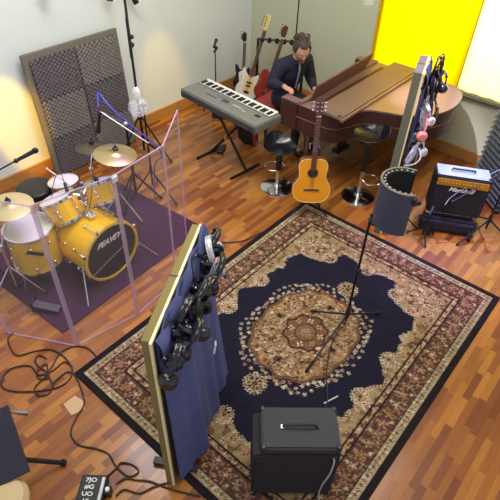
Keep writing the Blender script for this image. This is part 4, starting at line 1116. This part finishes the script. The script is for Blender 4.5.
for v0 in kb2.verts:
    if v0 in seen: continue
    stack = [v0]; seen.add(v0); comp = []
    while stack:
        q_ = stack.pop(); comp.append(q_)
        for e_ in q_.link_edges:
            w_ = e_.other_vert(q_)
            if w_ not in seen: seen.add(w_); stack.append(w_)
    if len(comp) > len(best): best = comp
bs_set = set(best)
bmesh.ops.delete(kb2, geom=[v0 for v0 in kb2.verts if v0 not in bs_set], context='VERTS')
kb2.to_mesh(bme2); kb2.free()
bme2.name = 'body'; bme2.materials.clear(); bme2.materials.append(M['skin']); bme2.shade_smooth()
body = bpy.data.objects.new('body', bme2); COL.objects.link(body); body.parent = pr
# eyes, brows, mouth
for sg in (1, -1):
    ey = MB().sph(HM @ Vector((.079, sg * .030, .002)), (.011, .012, .010), 12).make('eye', 'white', pr)
    MB().sph(HM @ Vector((.087, sg * .030, .000)), (.005, .006, .006), 10).make('iris', 'hair', ey)
    MB().tube([HM @ Vector((.092, sg * .016, .022)), HM @ Vector((.094, sg * .03, .027)), HM @ Vector((.084, sg * .048, .021))], .0035, 6).make('eyebrow', 'hair', pr)
M['lips'] = mat('lips', (160, 92, 84), .5)
MB().tube([HM @ Vector((.094, .022, -.066)), HM @ Vector((.106, 0, -.064)), HM @ Vector((.094, -.022, -.066))], [.003, .006, .003], 8).make('mouth', 'lips', pr)
# hair: cap with hairline, bun
hbm = bmesh.new(); bmesh.ops.create_uvsphere(hbm, u_segments=40, v_segments=28, radius=1)
for v_ in list(hbm.verts):
    x, y, z = v_.co
    v_.co = (x * .108 - .010, y * .092, z * .122 + .012)
kill = [v_ for v_ in hbm.verts if (v_.co.x > .040 and v_.co.z < .078) or (v_.co.x > .0 and v_.co.z < -.01) or v_.co.z < -.062]
bmesh.ops.delete(hbm, geom=kill, context='VERTS')
rg = random.Random(5)
for v_ in hbm.verts: v_.co += Vector((rg.uniform(-.004, .004), rg.uniform(-.004, .004), rg.uniform(-.003, .006)))
bmesh.ops.solidify(hbm, geom=hbm.faces[:], thickness=.014)
bmesh.ops.transform(hbm, matrix=HM, verts=hbm.verts)
h_ = MB(); h_.bm.free(); h_.bm = hbm
h_.sph(HM @ Vector((-.095, 0, .085)), (.045, .045, .04), 16)
for k in range(26):
    a = rg.uniform(-2.6, 2.6); zz = rg.uniform(.0, .11)
    rr_ = math.sqrt(max(0, 1 - (zz / .135) ** 2))
    p_ = Vector((-.015 - abs(.10 * rr_ * math.cos(a / 1.6)) * (1 if abs(a) > 1 else -.6), .092 * rr_ * math.sin(a), zz + .02))
    h_.tube([HM @ p_, HM @ (p_ + Vector((-.02, rg.uniform(-.01, .01), .008))), HM @ (p_ + Vector((-.045, -p_.y * .35, .0)))], [.009, .010, .005], 6)
h_.make('hair', 'hair', pr, smooth=70)
# jacket and trousers
jk = ['pel', 'bel', 'che', 'shc', 'shl', 'shr', 'ell', 'elr', 'wrl', 'wrr']
Jj = dict(J); 
for s_ in ('l', 'r'):
    e_, w_ = Vector(J['el' + s_]), Vector(J['wr' + s_]); Jj['wr' + s_] = tuple(e_ + (w_ - e_) * .92)
rj = dict(pel=(.175, .135), bel=(.165, .125), che=(.20, .135), shc=(.17, .095), shl=.088, shr=.088, ell=.068, elr=.068, wrl=.042, wrr=.038)
ej = [(a, b3) for a, b3 in E_ if a in jk and b3 in jk]
def cloth(name, ks, es, rd, m, JJ):
    me = skin_obj([JJ[k] for k in ks], [(ks.index(a), ks.index(b3)) for a, b3 in es], [rd[k] for k in ks], 2)
    me = remesh_smooth(me, .009, 8)
    me.name = name; me.materials.clear(); me.materials.append(M[m]); me.shade_smooth()
    o = bpy.data.objects.new(name, me); COL.objects.link(o); o.parent = pr; return o
cloth('jacket', jk, ej, rj, 'navy', Jj)
tk = ['pel', 'hil', 'hir', 'knl', 'knr', 'anl', 'anr']
cloth('trousers', tk, [(a, b3) for a, b3 in E_ if a in tk and b3 in tk], dict(pel=(.16, .115), hil=.095, hir=.095, knl=.068, knr=.068, anl=.05, anr=.05), 'jeans', J)
for sg in (1, -1):
    MB().sph((.50, sg * .135, .045), (.13, .048, .045), 14).make('shoe', 'black', pr)
MB().ring((.180, -.003, 1.065), .070, .016, (.35, 0, 1), 24, 8).make('collar', 'navy', pr)
MB().tube([(.245, -.01, 1.06), (.262, -.01, .98), (.245, -.01, .88), (.215, -.01, .74)], [.014, .012, .010, .008], 8).make('shirt_front', 'lining', pr)

# ------------------------------------------------------------------ digital keyboard on X stand
kang = math.atan2(3.635 - 3.73, -2.945 + 4.14)
KW, KD = 1.215, .40
ks = Vector((-4.14, 3.73, .80)); kx = Vector((math.cos(kang), math.sin(kang), 0)); ky = Vector((-kx.y, kx.x, 0))
kc = ks + kx * KW / 2 + ky * KD / 2
kb = thing('digital_keyboard', 'long grey digital keyboard on a folding stand, keys towards the wall', 'keyboard', (kc.x, kc.y, .70), kang)
MB().box((0, 0, .05), (KW, KD, .095), bev=.010, seg=2).make('body', 'kb_grey', kb)
MB().box((0, -KD / 2 - .001, .04), (KW - .02, .006, .06)).make('back_panel', 'kb_dark', kb)
MB().box((.0, KD / 2 - .078, .097), (KW - .07, .145, .006)).make('key_slot', 'black', kb)
wk = MB(); bk = MB(); n = 45; st_ = (KW - .09) / n
for i in range(n):
    x = -(KW - .09) / 2 + st_ * (i + .5)
    wk.box((x, KD / 2 - .072, .106), (st_ * .92, .140, .014), bev=.001)
    if i % 7 in (0, 1, 3, 4, 5): bk.box((x + st_ / 2, KD / 2 - .098, .117), (st_ * .58, .088, .014), bev=.002)
wk.make('white_keys', 'ivory', kb); bk.make('black_keys', 'ebony', kb)
pm = MB()
for i in range(9): pm.box((-.18 + .024 * i, .0, .099), (.015, .010, .004))
for i in range(6): pm.box((-.30 + .03 * i, -.06, .099), (.020, .014, .004))
pm.box((-.02, -.04, .099), (.10, .045, .004)); pm.make('buttons', 'kb_mark', kb)
MB().box((.46, -.02, .099), (.07, .045, .004)).make('display', 'black', kb)
MB().box((.16, -.03, .099), (.13, .012, .003)).box((.28, -.055, .099), (.05, .012, .003)).make('lettering', 'kb_light', kb)
for sx in (1, -1): MB().cyl((sx * .53, -KD / 2 - .01, .03), (sx * .53, -KD / 2 - .03, .03), .010).make('jack_plug', 'black', kb)
xs = thing('keyboard_stand', 'black folding X stand under the grey digital keyboard', 'stand', (kc.x - .02, kc.y, 0), kang)
for yy in (-.13, .13):
    o_ = .018 if yy > 0 else -.018
    pass
for sx, yy in ((1, -.02), (-1, .02)):
    MB().box((0, yy, .35), (.03, .022, .92), R=rotm(ry=sx * .72), bev=.003).make('cross_tube', 'black_metal', xs)
    MB().box((sx * .30, 0, .685), (.028, .36, .022), bev=.004).make('support_arm', 'rubber', xs)
    MB().box((-sx * .30, .0, .014), (.032, .48, .028), bev=.006).make('foot_bar', 'black_metal', xs)
MB().cyl((0, -.045, .35), (0, .045, .35), .025).make('pivot_bolt', 'chrome', xs)
# sustain pedal and bag below
tag(MB().box((0, 0, 0), (.09, .16, .035), R=rotm(rz=.5), bev=.01).make('sustain_pedal', 'black'), 'small black sustain pedal on the floor under the digital keyboard', 'pedal').location = (-3.78, 4.02, .019)
gb = thing('gig_bag', 'slim black bag standing under the keyboard by the red bench', 'bag', (-3.66, 4.38, 0), .4)
MB().box((0, 0, .20), (.26, .12, .40), R=rotm(.08, -.1, 0), bev=.05, seg=4).make('bag_body', 'black', gb)
MB().box((.11, -.02, .12), (.03, .13, .16), R=rotm(0, -.1, 0), bev=.01).make('bag_pocket', 'red_vinyl', gb)
# small desk mic by the wall
boom_stand('thin black microphone stand behind the keyboard at the left wall', (-4.62, 4.82), .86, (-4.62, 4.80, .80), (-4.56, 4.80, .87), .2, tri=(.20, .20), mc=((-4.60, 4.78, .88), (-.2, .3, .05)), r=.009)
boom_stand('tall black stand rising behind the pianist\'s head', (-3.86, 5.55), 2.35, None, None, .2, tri=(.30, .25))

# ------------------------------------------------------------------ bar stools
def bar_stool(label, c, sh, rot):
    t = thing('bar_stool', label, 'stool', (c[0], c[1], 0), rot, group='black bar stools by the piano')
    def fn(u, v):
        a = 2 * PI * u; r = .185 * v; x, y = r * math.cos(a), r * .94 * math.sin(a)
        back = max(0, math.cos(a)) ** 2
        z = sh - .02 + .030 * v ** 4 + back * .075 * max(0, v - .55) ** 1.2 / (.45 ** 1.2) - .012 * (1 - v) 
        return Vector((x, y, z))
    b_ = MB(); b_.grid(fn, 40, 12)
    b_.grid(lambda u, v: fn(u, v) * 1.0 - Vector((0, 0, .022 * (1 - v ** 6) + .001)), 40, 12)
    bmesh.ops.remove_doubles(b_.bm, verts=b_.bm.verts, dist=.0008)
    b_.make('seat', 'stool_black', t, smooth=60)
    rim = [fn(i / 40, 1.0) for i in range(40)]
    MB().tube(rim, .006, 8, closed=True).make('seat_rim', 'stool_black', t)
    MB().lathe([(0, sh - .04), (.07, sh - .045), (.045, sh - .09), (.034, sh - .16), (.032, sh * .45), (.024, sh * .44), (0, sh * .44)], None, 20).make('gas_lift_cover', 'black', t)
    MB().cyl((0, 0, .04), (0, 0, sh * .46), .022).make('column', 'chrome', t)
    MB().tube([(0, 0, .235), (.05, .10, .225), (.17, .09, .22), (.20, 0, .22), (.17, -.09, .22), (.05, -.10, .225), (0, 0, .235)], .009, 8, smooth=5).make('footrest', 'chrome', t)
    MB().lathe([(0, .06), (.03, .055), (.05, .03), (.15, .018), (.185, .010), (.187, .002), (0, .002)], None, 40).make('base', 'chrome', t)
bar_stool('shorter glossy black bar stool with chrome base left of the guitar', (-2.77, 3.87), .53, 2.6)
bar_stool('taller glossy black bar stool in the bend of the piano', (-1.99, 4.35), .77, .8)

# ------------------------------------------------------------------ acoustic guitar in stand
def gtr_outline(s=1.0):
    half = [(0, -.245), (.07, -.243), (.13, -.225), (.175, -.18), (.195, -.115), (.188, -.05), (.155, .01), (.138, .05), (.138, .10), (.146, .15), (.142, .195), (.115, .232), (.07, .246), (.03, .248)]
    pts = catmull([Vector((x, y, 0)) for x, y in half], 3)
    r = [(p.x * s, p.y * s) for p in pts]; l = [(-x, y) for x, y in r[::-1] if x > 1e-4]
    return r + l
def guitar(label, M4):
    t = thing('acoustic_guitar', label, 'guitar', R=M4)
    # local: x width, y up along neck, z towards the viewer (top)
    o_ = gtr_outline()
    MB().prism(o_, -.10, -.003).make('body_back', 'gtr_side', t)
    MB().prism(gtr_outline(.985), -.003, .002).make('soundboard', 'spruce', t)
    MB().tube([Vector((x, y, .001)) for x, y in o_], .004, 6, closed=True).make('binding', 'binding', t)
    MB().lathe([(0, .0035), (.048, .0035), (.048, .0015), (0, .0015)], T(0, .095, 0), 28).make('sound_hole', 'piano_dark', t)
    MB().ring((0, .095, .003), .054, .003, (0, 0, 1), 28, 6).make('rosette', 'rosewood', t)
    MB().box((0, -.095, .006), (.16, .024, .010), bev=.003).make('bridge', 'rosewood', t)
    nk = MB().box((0, .43, .004), (.052, .54, .024), bev=.006).make('neck', 'gtr_side', t)
    f_ = MB().box((0, .415, .018), (.050, .58, .006)); f_.mi = 1
    for k in range(15): f_.box((0, 0.69 - .60 * (1 - 2 ** (-(k + 1) / 12.0)) * 1.02 , .0215), (.049, .003, .002))
    f_.make('fingerboard', ['rosewood', 'steel'], nk)
    hs = MB().prism([(-.026, .70), (.026, .70), (.038, .74), (.038, .855), (.018, .89), (0, .882), (-.018, .89), (-.038, .855), (-.038, .74)], -.012, .006).make('headstock', 'rosewood', t)
    for sg in (1, -1):
        for k in range(3): MB().cyl((sg * .020, .750 + k * .040, .006), (sg * .020, .750 + k * .040, .018), .008, n=10).cyl((sg * .036, .750 + k * .040, -.003), (sg * .058, .750 + k * .040, -.003), .004, n=6).sph((sg * .062, .750 + k * .040, -.003), (.010, .008, .006), 8).make('tuning_peg', 'chrome', hs)
    MB().box((0, .698, .022), (.045, .005, .006)).make('nut', 'white', nk)
    s_ = MB()
    for k in range(6):
        x = (k - 2.5) * .0085
        s_.cyl((x, -.095, .014), (x * .85, .70, .026), .0009, n=4)
    s_.make('strings', 'steel', t)
    return t
gb_ = Vector((-2.185, 3.66, .19))
face = Vector((.62, -.75, .0)).normalized(); lean = .19
ydir = (Vector((0, 0, 1)) * math.cos(lean) - face * math.sin(lean)).normalized(); zdir = face * math.cos(lean) + Vector((0, 0, 1)) * math.sin(lean); xdir = ydir.cross(zdir).normalized()
def fmat(o, x, y, z): return Matrix(((x.x, y.x, z.x, o.x), (x.y, y.y, z.y, o.y), (x.z, y.z, z.z, o.z), (0, 0, 0, 1)))
gsc = .96
GO = gb_ + ydir * .25 * gsc
guitar('orange-topped acoustic guitar standing upright at the far corner of the rug', fmat(GO, xdir, ydir, zdir) @ Matrix.Diagonal((gsc * 1.02, gsc, gsc, 1)))
gs_ = thing('guitar_stand', 'slim black stand with neck yoke holding the orange acoustic guitar', 'stand', (gb_.x, gb_.y, .012))
back = -face
p_top = back * .15 + ydir * .65 * 1.0
b0 = Vector((0, 0, 0))
MB().tube([back * .12 + Vector((0, 0, .16)), back * .17 + Vector((0, 0, .35)), back * .23 + Vector((0, 0, .74))], .009, 8).make('mast', 'black_metal', gs_)
yk = back * .23 + Vector((0, 0, .74))
MB().tube([yk + xdir * .05 + face * .10, yk + xdir * .045, yk - xdir * .045, yk - xdir * .05 + face * .10], .007, 8).make('neck_yoke', 'steel', gs_)
for sg in (1, -1):
    MB().tube([back * .12 + Vector((0, 0, .17)), xdir * sg * .10 + Vector((0, 0, .155)) + back * .10, xdir * sg * .10 + Vector((0, 0, .155)) + face * .03, xdir * sg * .10 + face * .035 + Vector((0, 0, .19))], .008, 8).make('cradle_arm', 'black_metal', gs_)
for v in (back * .26, xdir * .2 + face * .02, -xdir * .2 + face * .02):
    MB().cyl(back * .12 + Vector((0, 0, .20)), v + Vector((0, 0, .012)), .008, n=8).make('leg', 'black_metal', gs_)

# ------------------------------------------------------------------ guitars in the corner
def electric(label, M4, body_m, horn=True, head='maple', neckL=.62, hl=.18, fb='rosewood'):
    t = thing('electric_guitar', label, 'guitar', R=M4)
    half_l = [(0, -.20), (-.09, -.195), (-.15, -.15), (-.165, -.08), (-.135, .0), (-.115, .05), (-.13, .11), (-.135, .19), (-.11, .215), (-.075, .16), (-.045, .12)]
    half_r = [(.045, .12), (.07, .13), (.10, .16), (.115, .13), (.11, .07), (.105, .02), (.13, -.04), (.16, -.11), (.14, -.17), (.08, -.198)]
    if not horn:
        half_l = [(0, -.20), (-.10, -.19), (-.16, -.12), (-.16, -.05), (-.12, .02), (-.115, .08), (-.135, .14), (-.115, .20), (-.06, .21), (-.03, .17)]
        half_r = [(.03, .15), (.07, .16), (.11, .13), (.11, .07), (.115, .02), (.155, -.05), (.16, -.12), (.10, -.19)]
    pts = [(p.x, p.y) for p in catmull([Vector((x, y, 0)) for x, y in half_l + half_r], 3, True)][::-1]
    MB().prism(pts, -.022, .022, bev=.006).make('body', body_m, t)
    if horn: MB().prism([(-.06, -.13), (.06, -.13), (.10, -.02), (.07, .08), (-.02, .12), (-.08, .08), (-.07, -.02)][::1], .022, .025).make('pickguard', 'white' if body_m != 'bass_white' else 'binding', t)
    for py in (-.02, .03): MB().box((0, py, .028), (.07, .022, .012)).make('pickup', 'black', t)
    MB().box((0, -.11, .028), (.07, .035, .012)).make('bridge', 'black', t)
    nk = MB().box((0, .12 + neckL / 2, .022), (.048, neckL, .024), bev=.005).make('neck', 'maple', t)
    MB().box((0, .12 + neckL / 2 - .01, .036), (.047, neckL - .02, .005)).make('fingerboard', fb, nk)
    y = .12 + neckL
    hs = MB().prism([(-.024, y - .01), (.024, y - .01), (.030, y + .04), (.028, y + hl - .02), (.0, y + hl), (-.045, y + hl - .03), (-.05, y + .05)], .004, .020).make('headstock', head, t)
    for k in range(4): MB().cyl((-.025, y + .04 + k * .035, .02), (-.025, y + .04 + k * .035, .034), .009, n=10).cyl((-.05, y + .04 + k * .035, .012), (-.07, y + .04 + k * .035, .012), .006, n=8).make('tuning_peg', 'black', hs)
    s_ = MB()
    for k in range(4): s_.cyl(((k - 1.5) * .010, -.11, .038), ((k - 1.5) * .008, y, .042), .0012, n=4)
    s_.make('strings', 'steel', t)
    return t
def leanmat(base, face, lean, roll=0.0, up=.20, sc=1.0):
    f = Vector(face).normalized()
    y = (Vector((0, 0, 1)) * math.cos(lean) - f * math.sin(lean)); z = f * math.cos(lean) + Vector((0, 0, 1)) * math.sin(lean); x = y.cross(z)
    R4 = fmat(Vector(base), x, y, z) @ Matrix.Rotation(roll, 4, 'Z') @ Matrix.Diagonal((sc, sc, sc, 1)) @ T(0, up, 0)
    return R4
electric('white electric bass with pale maple headstock in the corner rack', leanmat((-4.42, 5.20, .10), (.62, -.75, 0), .14, -.27, .20, .98), 'bass_white', True, 'maple', .66, .19)
electric('cherry red electric guitar in the corner rack beside the pianist', leanmat((-4.16, 5.30, .12), (.62, -.75, 0), .14, -.27), 'red_gtr', False, 'rosewood', .55, .15)
electric('black electric guitar leaning in the wall corner behind the white bass', leanmat((-4.60, 5.36, .12), (.75, -.6, 0), .12, -.05, .20, .85), 'black', True, 'black', .46, .14)
gr = thing('guitar_rack', 'black frame rack for guitars in the room corner', 'rack', (-4.08, 5.50, 0), math.atan2(.28, .45))
MB().tube([(-.30, .05, .02), (-.30, .08, .88), (.34, .08, .88), (.34, .05, .02)], .022, 8).make('back_frame', 'black_metal', gr)
for sx in (1, -1): MB().tube([(sx * .34, .05, .02), (sx * .34, -.30, .02)], .014, 8).make('foot_tube', 'black_metal', gr)
MB().cyl((-.34, -.12, .08), (.34, -.12, .08), .014).cyl((-.34, -.22, .06), (.34, -.22, .06), .012).make('lower_bar', 'rubber', gr)
for k in range(6): MB().sph((-.24 + k * .10, .055, .88), (.034, .05, .034), 10).make('padding_block', 'rubber', gr)
ac = thing('amplifier_case', 'dark speaker case on the floor in front of the corner guitars', 'case', (-4.36, 4.74, 0), .5)
MB().box((0, 0, .15), (.34, .24, .30), bev=.015, seg=2).make('case_body', 'tolex_dark', ac)
MB().box((0, -.123, .15), (.28, .006, .24)).make('grille', 'grille', ac)
MB().tube([(-.07, 0, .30), (-.06, 0, .325), (.06, 0, .325), (.07, 0, .30)], .007, 8).make('handle', 'black', ac)

# ------------------------------------------------------------------ bottom left: music stand, stool, leg, pedal
mu = thing('music_stand', 'black music stand with wide dark desk at the bottom left corner', 'stand', (-1.98, .20, 0), 0)
tripod(mu, .22, .26, 'black_metal', .016, 1.0)
MB().cyl((0, 0, .08), (.12, -.02, .66), .013, n=12).make('pole', 'black_metal', mu)
A_, B_, C_ = Vector((-1.925, .30, .76)), Vector((-1.60, .19, .60)), Vector((-2.10, .06, .78))
nrm = (B_ - A_).cross(C_ - A_).normalized()
ux = (B_ - A_).normalized(); uy = nrm.cross(ux)
dk = MB().box((.18, -.12 if uy.dot(C_ - A_) < 0 else .12, 0), ((B_ - A_).length, .26, .012), bev=.004).make('desk', 'navy_cover', mu)
dk.matrix_world = T(-mu.location.x * 0, 0, 0) @ Matrix.Identity(4)
dk.matrix_local = T(*(A_ - Vector(mu.location))) @ Matrix(((ux.x, uy.x, nrm.x, 0), (ux.y, uy.y, nrm.y, 0), (ux.z, uy.z, nrm.z, 0), (0, 0, 0, 1)))
tag(MB().cyl((-2.62, .26, .012), (-2.36, .45, .012), .008).cyl((-2.40, .42, .012), (-2.34, .465, .012), .013, n=10).make('stand_leg', 'steel'), 'thin silver rod with black tip on the floor at the left edge', 'rod')
bs_ = thing('round_stool', 'round beige padded stool top at the bottom left corner', 'stool', (-1.60, .03, 0))
MB().lathe([(0, .60), (.06, .598), (.105, .585), (.125, .55), (.12, .51), (0, .50)], None, 32).make('seat', 'beige', bs_)
MB().cyl((0, 0, .1), (0, 0, .51), .018).make('post', 'steel', bs_)
for k in range(3):
    a = k * 2.094 + 3.6
    MB().cyl((0, 0, .14), (.15 * math.cos(a), .15 * math.sin(a), .012), .012, n=8).make('leg', 'steel', bs_)
fpd = thing('floor_pedal', 'black floor pedal box with white markings at the bottom edge', 'pedal', (-1.545, .43, 0), math.atan2(.10, .12) - .02)
MB().box((0, -.03, .03), (.165, .24, .06), bev=.006).make('pedal_case', 'black', fpd)
MB().box((.062, -.01, .064), (.022, .17, .010), bev=.003).make('rocker', 'hp_silver', fpd)
MB().lathe([(0, .078), (.013, .076), (.015, .062), (0, .062)], T(.10, 0, 0), 16).make('foot_knob', 'white', fpd)
MB().box((.10, 0, .031), (.04, .05, .062), bev=.005).make('knob_housing', 'black', fpd)
for k, s in enumerate(('7JO', '#G', 'UO', '15')):
    text('marking', s, .042, 'white', fpd, T(-.015 - .002 * k, .055 - k * .043, .0615), .0008, 0, (1.1, .85))
tag(MB().prism([(-.07, -.05), (.05, -.065), (.075, .03), (.02, .06), (-.065, .045)], .001, .004).make('paper_scrap', 'tape'), 'pale scrap of paper stuck on the parquet left of the rug', 'paper').location = (-2.15, .72, 0)

# ------------------------------------------------------------------ floor cables
def cable(label, pts, m='cable', r=.006, z=.007, nm='floor_cable'):
    P = [Vector((x, y, z + .0045 * (i % 2))) for i, (x, y) in enumerate(pts)]
    return tag(MB().tube(P, r, 8, smooth=8).make(nm, m), label, 'cable')
cable('dark cable looping across the parquet between the shield and the rug corner', [(-3.07, 0.78), (-3.05, 0.72), (-2.95, 0.68), (-2.84, 0.68), (-2.78, 0.79), (-2.70, 0.88), (-2.58, 0.91), (-2.43, 0.89), (-2.36, 0.82), (-2.36, 0.73), (-2.42, 0.64), (-2.50, 0.55), (-2.61, 0.47), (-2.70, 0.46), (-2.77, 0.54), (-2.75, 0.62), (-2.68, 0.69), (-2.56, 0.69), (-2.52, 0.78), (-2.52, 0.88), (-2.44, 0.90)])
cable('dark cable coiled in small rings beside the rug corner', [(-2.41, 0.71), (-2.51, 0.74), (-2.57, 0.82), (-2.62, 0.92), (-2.59, 1.02), (-2.50, 1.08), (-2.39, 1.08)])
cable('dark cable making two small loops left of the rug corner', [(-2.65, 0.81), (-2.72, 0.79), (-2.70, 0.74), (-2.62, 0.73), (-2.54, 0.74), (-2.49, 0.71), (-2.54, 0.67), (-2.60, 0.70), (-2.61, 0.78), (-2.52, 0.73), (-2.49, 0.61), (-2.41, 0.59), (-2.37, 0.65), (-2.42, 0.73), (-2.43, 0.84), (-2.39, 0.86)])
cable('long dark cable wandering from the rug corner to the floor pedal', [(-2.38, 0.87), (-2.26, 0.84), (-2.11, 0.77), (-2.06, 0.67), (-2.01, 0.59), (-1.96, 0.56), (-1.87, 0.56), (-1.76, 0.62), (-1.67, 0.65), (-1.57, 0.63), (-1.46, 0.64), (-1.43, 0.70), (-1.49, 0.71), (-1.56, 0.67), (-1.56, 0.63), (-1.56, 0.56), (-1.58, 0.51)])
cable('dark cable curving away from the floor pedal under the rug edge', [(-1.48, 0.56), (-1.46, 0.62), (-1.40, 0.66), (-1.33, 0.71), (-1.23, 0.75), (-1.14, 0.79), (-1.02, 0.86)])
cable('dark cable running along the bottom edge from pedal to rug', [(-1.42, 0.51), (-1.41, 0.57), (-1.32, 0.62), (-1.28, 0.71), (-1.21, 0.82)])
cable('thin dark cable lying across the parquet between bench and rug', [(-2.63, 2.69), (-2.48, 2.83), (-2.42, 2.95), (-2.38, 3.13)])

cable('thin dark cable trailing over the rug from the microphone stand towards the amplifier', [(-1.10, 2.62), (-1.06, 2.42), (-.95, 2.18), (-.78, 1.93), (-.70, 1.66)], 'black', .005, .018)

# ------------------------------------------------------------------ camera
yaw, pitch, roll, fpx, CH = -0.6799117793, 0.7333638838, 0.0394975355, 501.7445822, 3.3
F = Vector((math.sin(yaw) * math.cos(pitch), math.cos(yaw) * math.cos(pitch), -math.sin(pitch)))
Rr = Vector((math.cos(yaw), -math.sin(yaw), 0)); Uu = Rr.cross(F)
R2 = Rr * math.cos(roll) + Uu * math.sin(roll); U2 = -Rr * math.sin(roll) + Uu * math.cos(roll)
cam = bpy.data.cameras.new('camera'); co_ = bpy.data.objects.new('camera', cam); COL.objects.link(co_)
cam.sensor_width = 36.0; cam.lens = fpx / 500 * 36.0; cam.clip_start = .05
co_.matrix_world = Matrix(((R2.x, U2.x, -F.x, 0), (R2.y, U2.y, -F.y, 0), (R2.z, U2.z, -F.z, CH), (0, 0, 0, 1)))
scene.camera = co_

# ------------------------------------------------------------------ lights
def area(name, loc, target, sx, sy, power, col=(1, 1, 1)):
    l = bpy.data.lights.new(name, 'AREA'); l.shape = 'RECTANGLE'; l.size = sx; l.size_y = sy; l.energy = power; l.color = col
    o = bpy.data.objects.new(name, l); COL.objects.link(o); o.location = loc
    o.rotation_euler = (Vector(target) - Vector(loc)).to_track_quat('-Z', 'Y').to_euler(); return o
def spot(name, loc, target, power, deg, col, blend=.8, rad_=.05):
    l = bpy.data.lights.new(name, 'SPOT'); l.energy = power; l.spot_size = math.radians(deg); l.spot_blend = blend; l.color = col; l.shadow_soft_size = rad_
    o = bpy.data.objects.new(name, l); COL.objects.link(o); o.location = loc
    o.rotation_euler = (Vector(target) - Vector(loc)).to_track_quat('-Z', 'Y').to_euler(); return o
area('added_fill_main', (-1.6, 3.2, 4.22), (-1.6, 3.2, 0), 2.6, 2.6, 105, (1, .97, .92))  # unseen area light added under the ceiling to light floor and room
area('added_fill_left', (-3.4, 2.4, 4.22), (-4.6, 2.6, 0), 1.6, 1.6, 105, (.95, .98, 1))  # added unseen fill, brightens the left wall
area('added_fill_front', (-1.0, .4, 4.22), (-1.0, .4, 0), 2.0, 1.2, 34, (1, .94, .85))  # added unseen fill over the near end of the floor
area('window_daylight', ((WX0 + WX1) / 2, YW + .7, 1.9), ((WX0 + WX1) / 2, YW, 1.7), 3.0, 2.4, 170, (1, 1, .96))
spot('stage_spot_violet', (-3.2, 3.4, 4.1), (-3.3, 1.8, 0), 300, 40, (.5, .2, 1))
spot('stage_spot_blue', (-1.3, 5.6, 4.1), (-1.02, 4.62, .6), 1500, 20, (.25, .42, 1))
spot('added_lid_glare_spot', (-2.6, 3.4, 4.1), (-1.80, 5.25, .92), 1500, 15, (.75, .75, 1))  # added lamp, imitates the window's pale reflection on the piano lid
spot('stage_spot_violet_right', (-1.9, 3.6, 4.1), (-.8, 4.2, 0), 500, 34, (.6, .3, 1))
spot('added_amber_spot', (-3.0, 1.2, 4.1), (-4.95, 2.16, .62), 1500, 9.5, (1, .55, .03), .4)  # added lamp, stands in for yellow curtain light on the wall beside the foam
spot('added_amber_spot_small', (-3.0, 3.6, 4.1), (-4.95, 4.2, .38), 330, 13, (1, .66, .08), .6)  # added lamp for a second yellow curtain-light patch on the left wall
wd = bpy.data.worlds.new('world'); scene.world = wd; wd.use_nodes = True
wd.node_tree.nodes['Background'].inputs[0].default_value = (.86, .90, 1, 1); wd.node_tree.nodes['Background'].inputs[1].default_value = .62

scene.view_settings.view_transform = 'Standard'; scene.view_settings.look = 'None'
scene.view_settings.gamma = 1; scene.view_settings.exposure = 0.0; scene.view_settings.use_curve_mapping = False
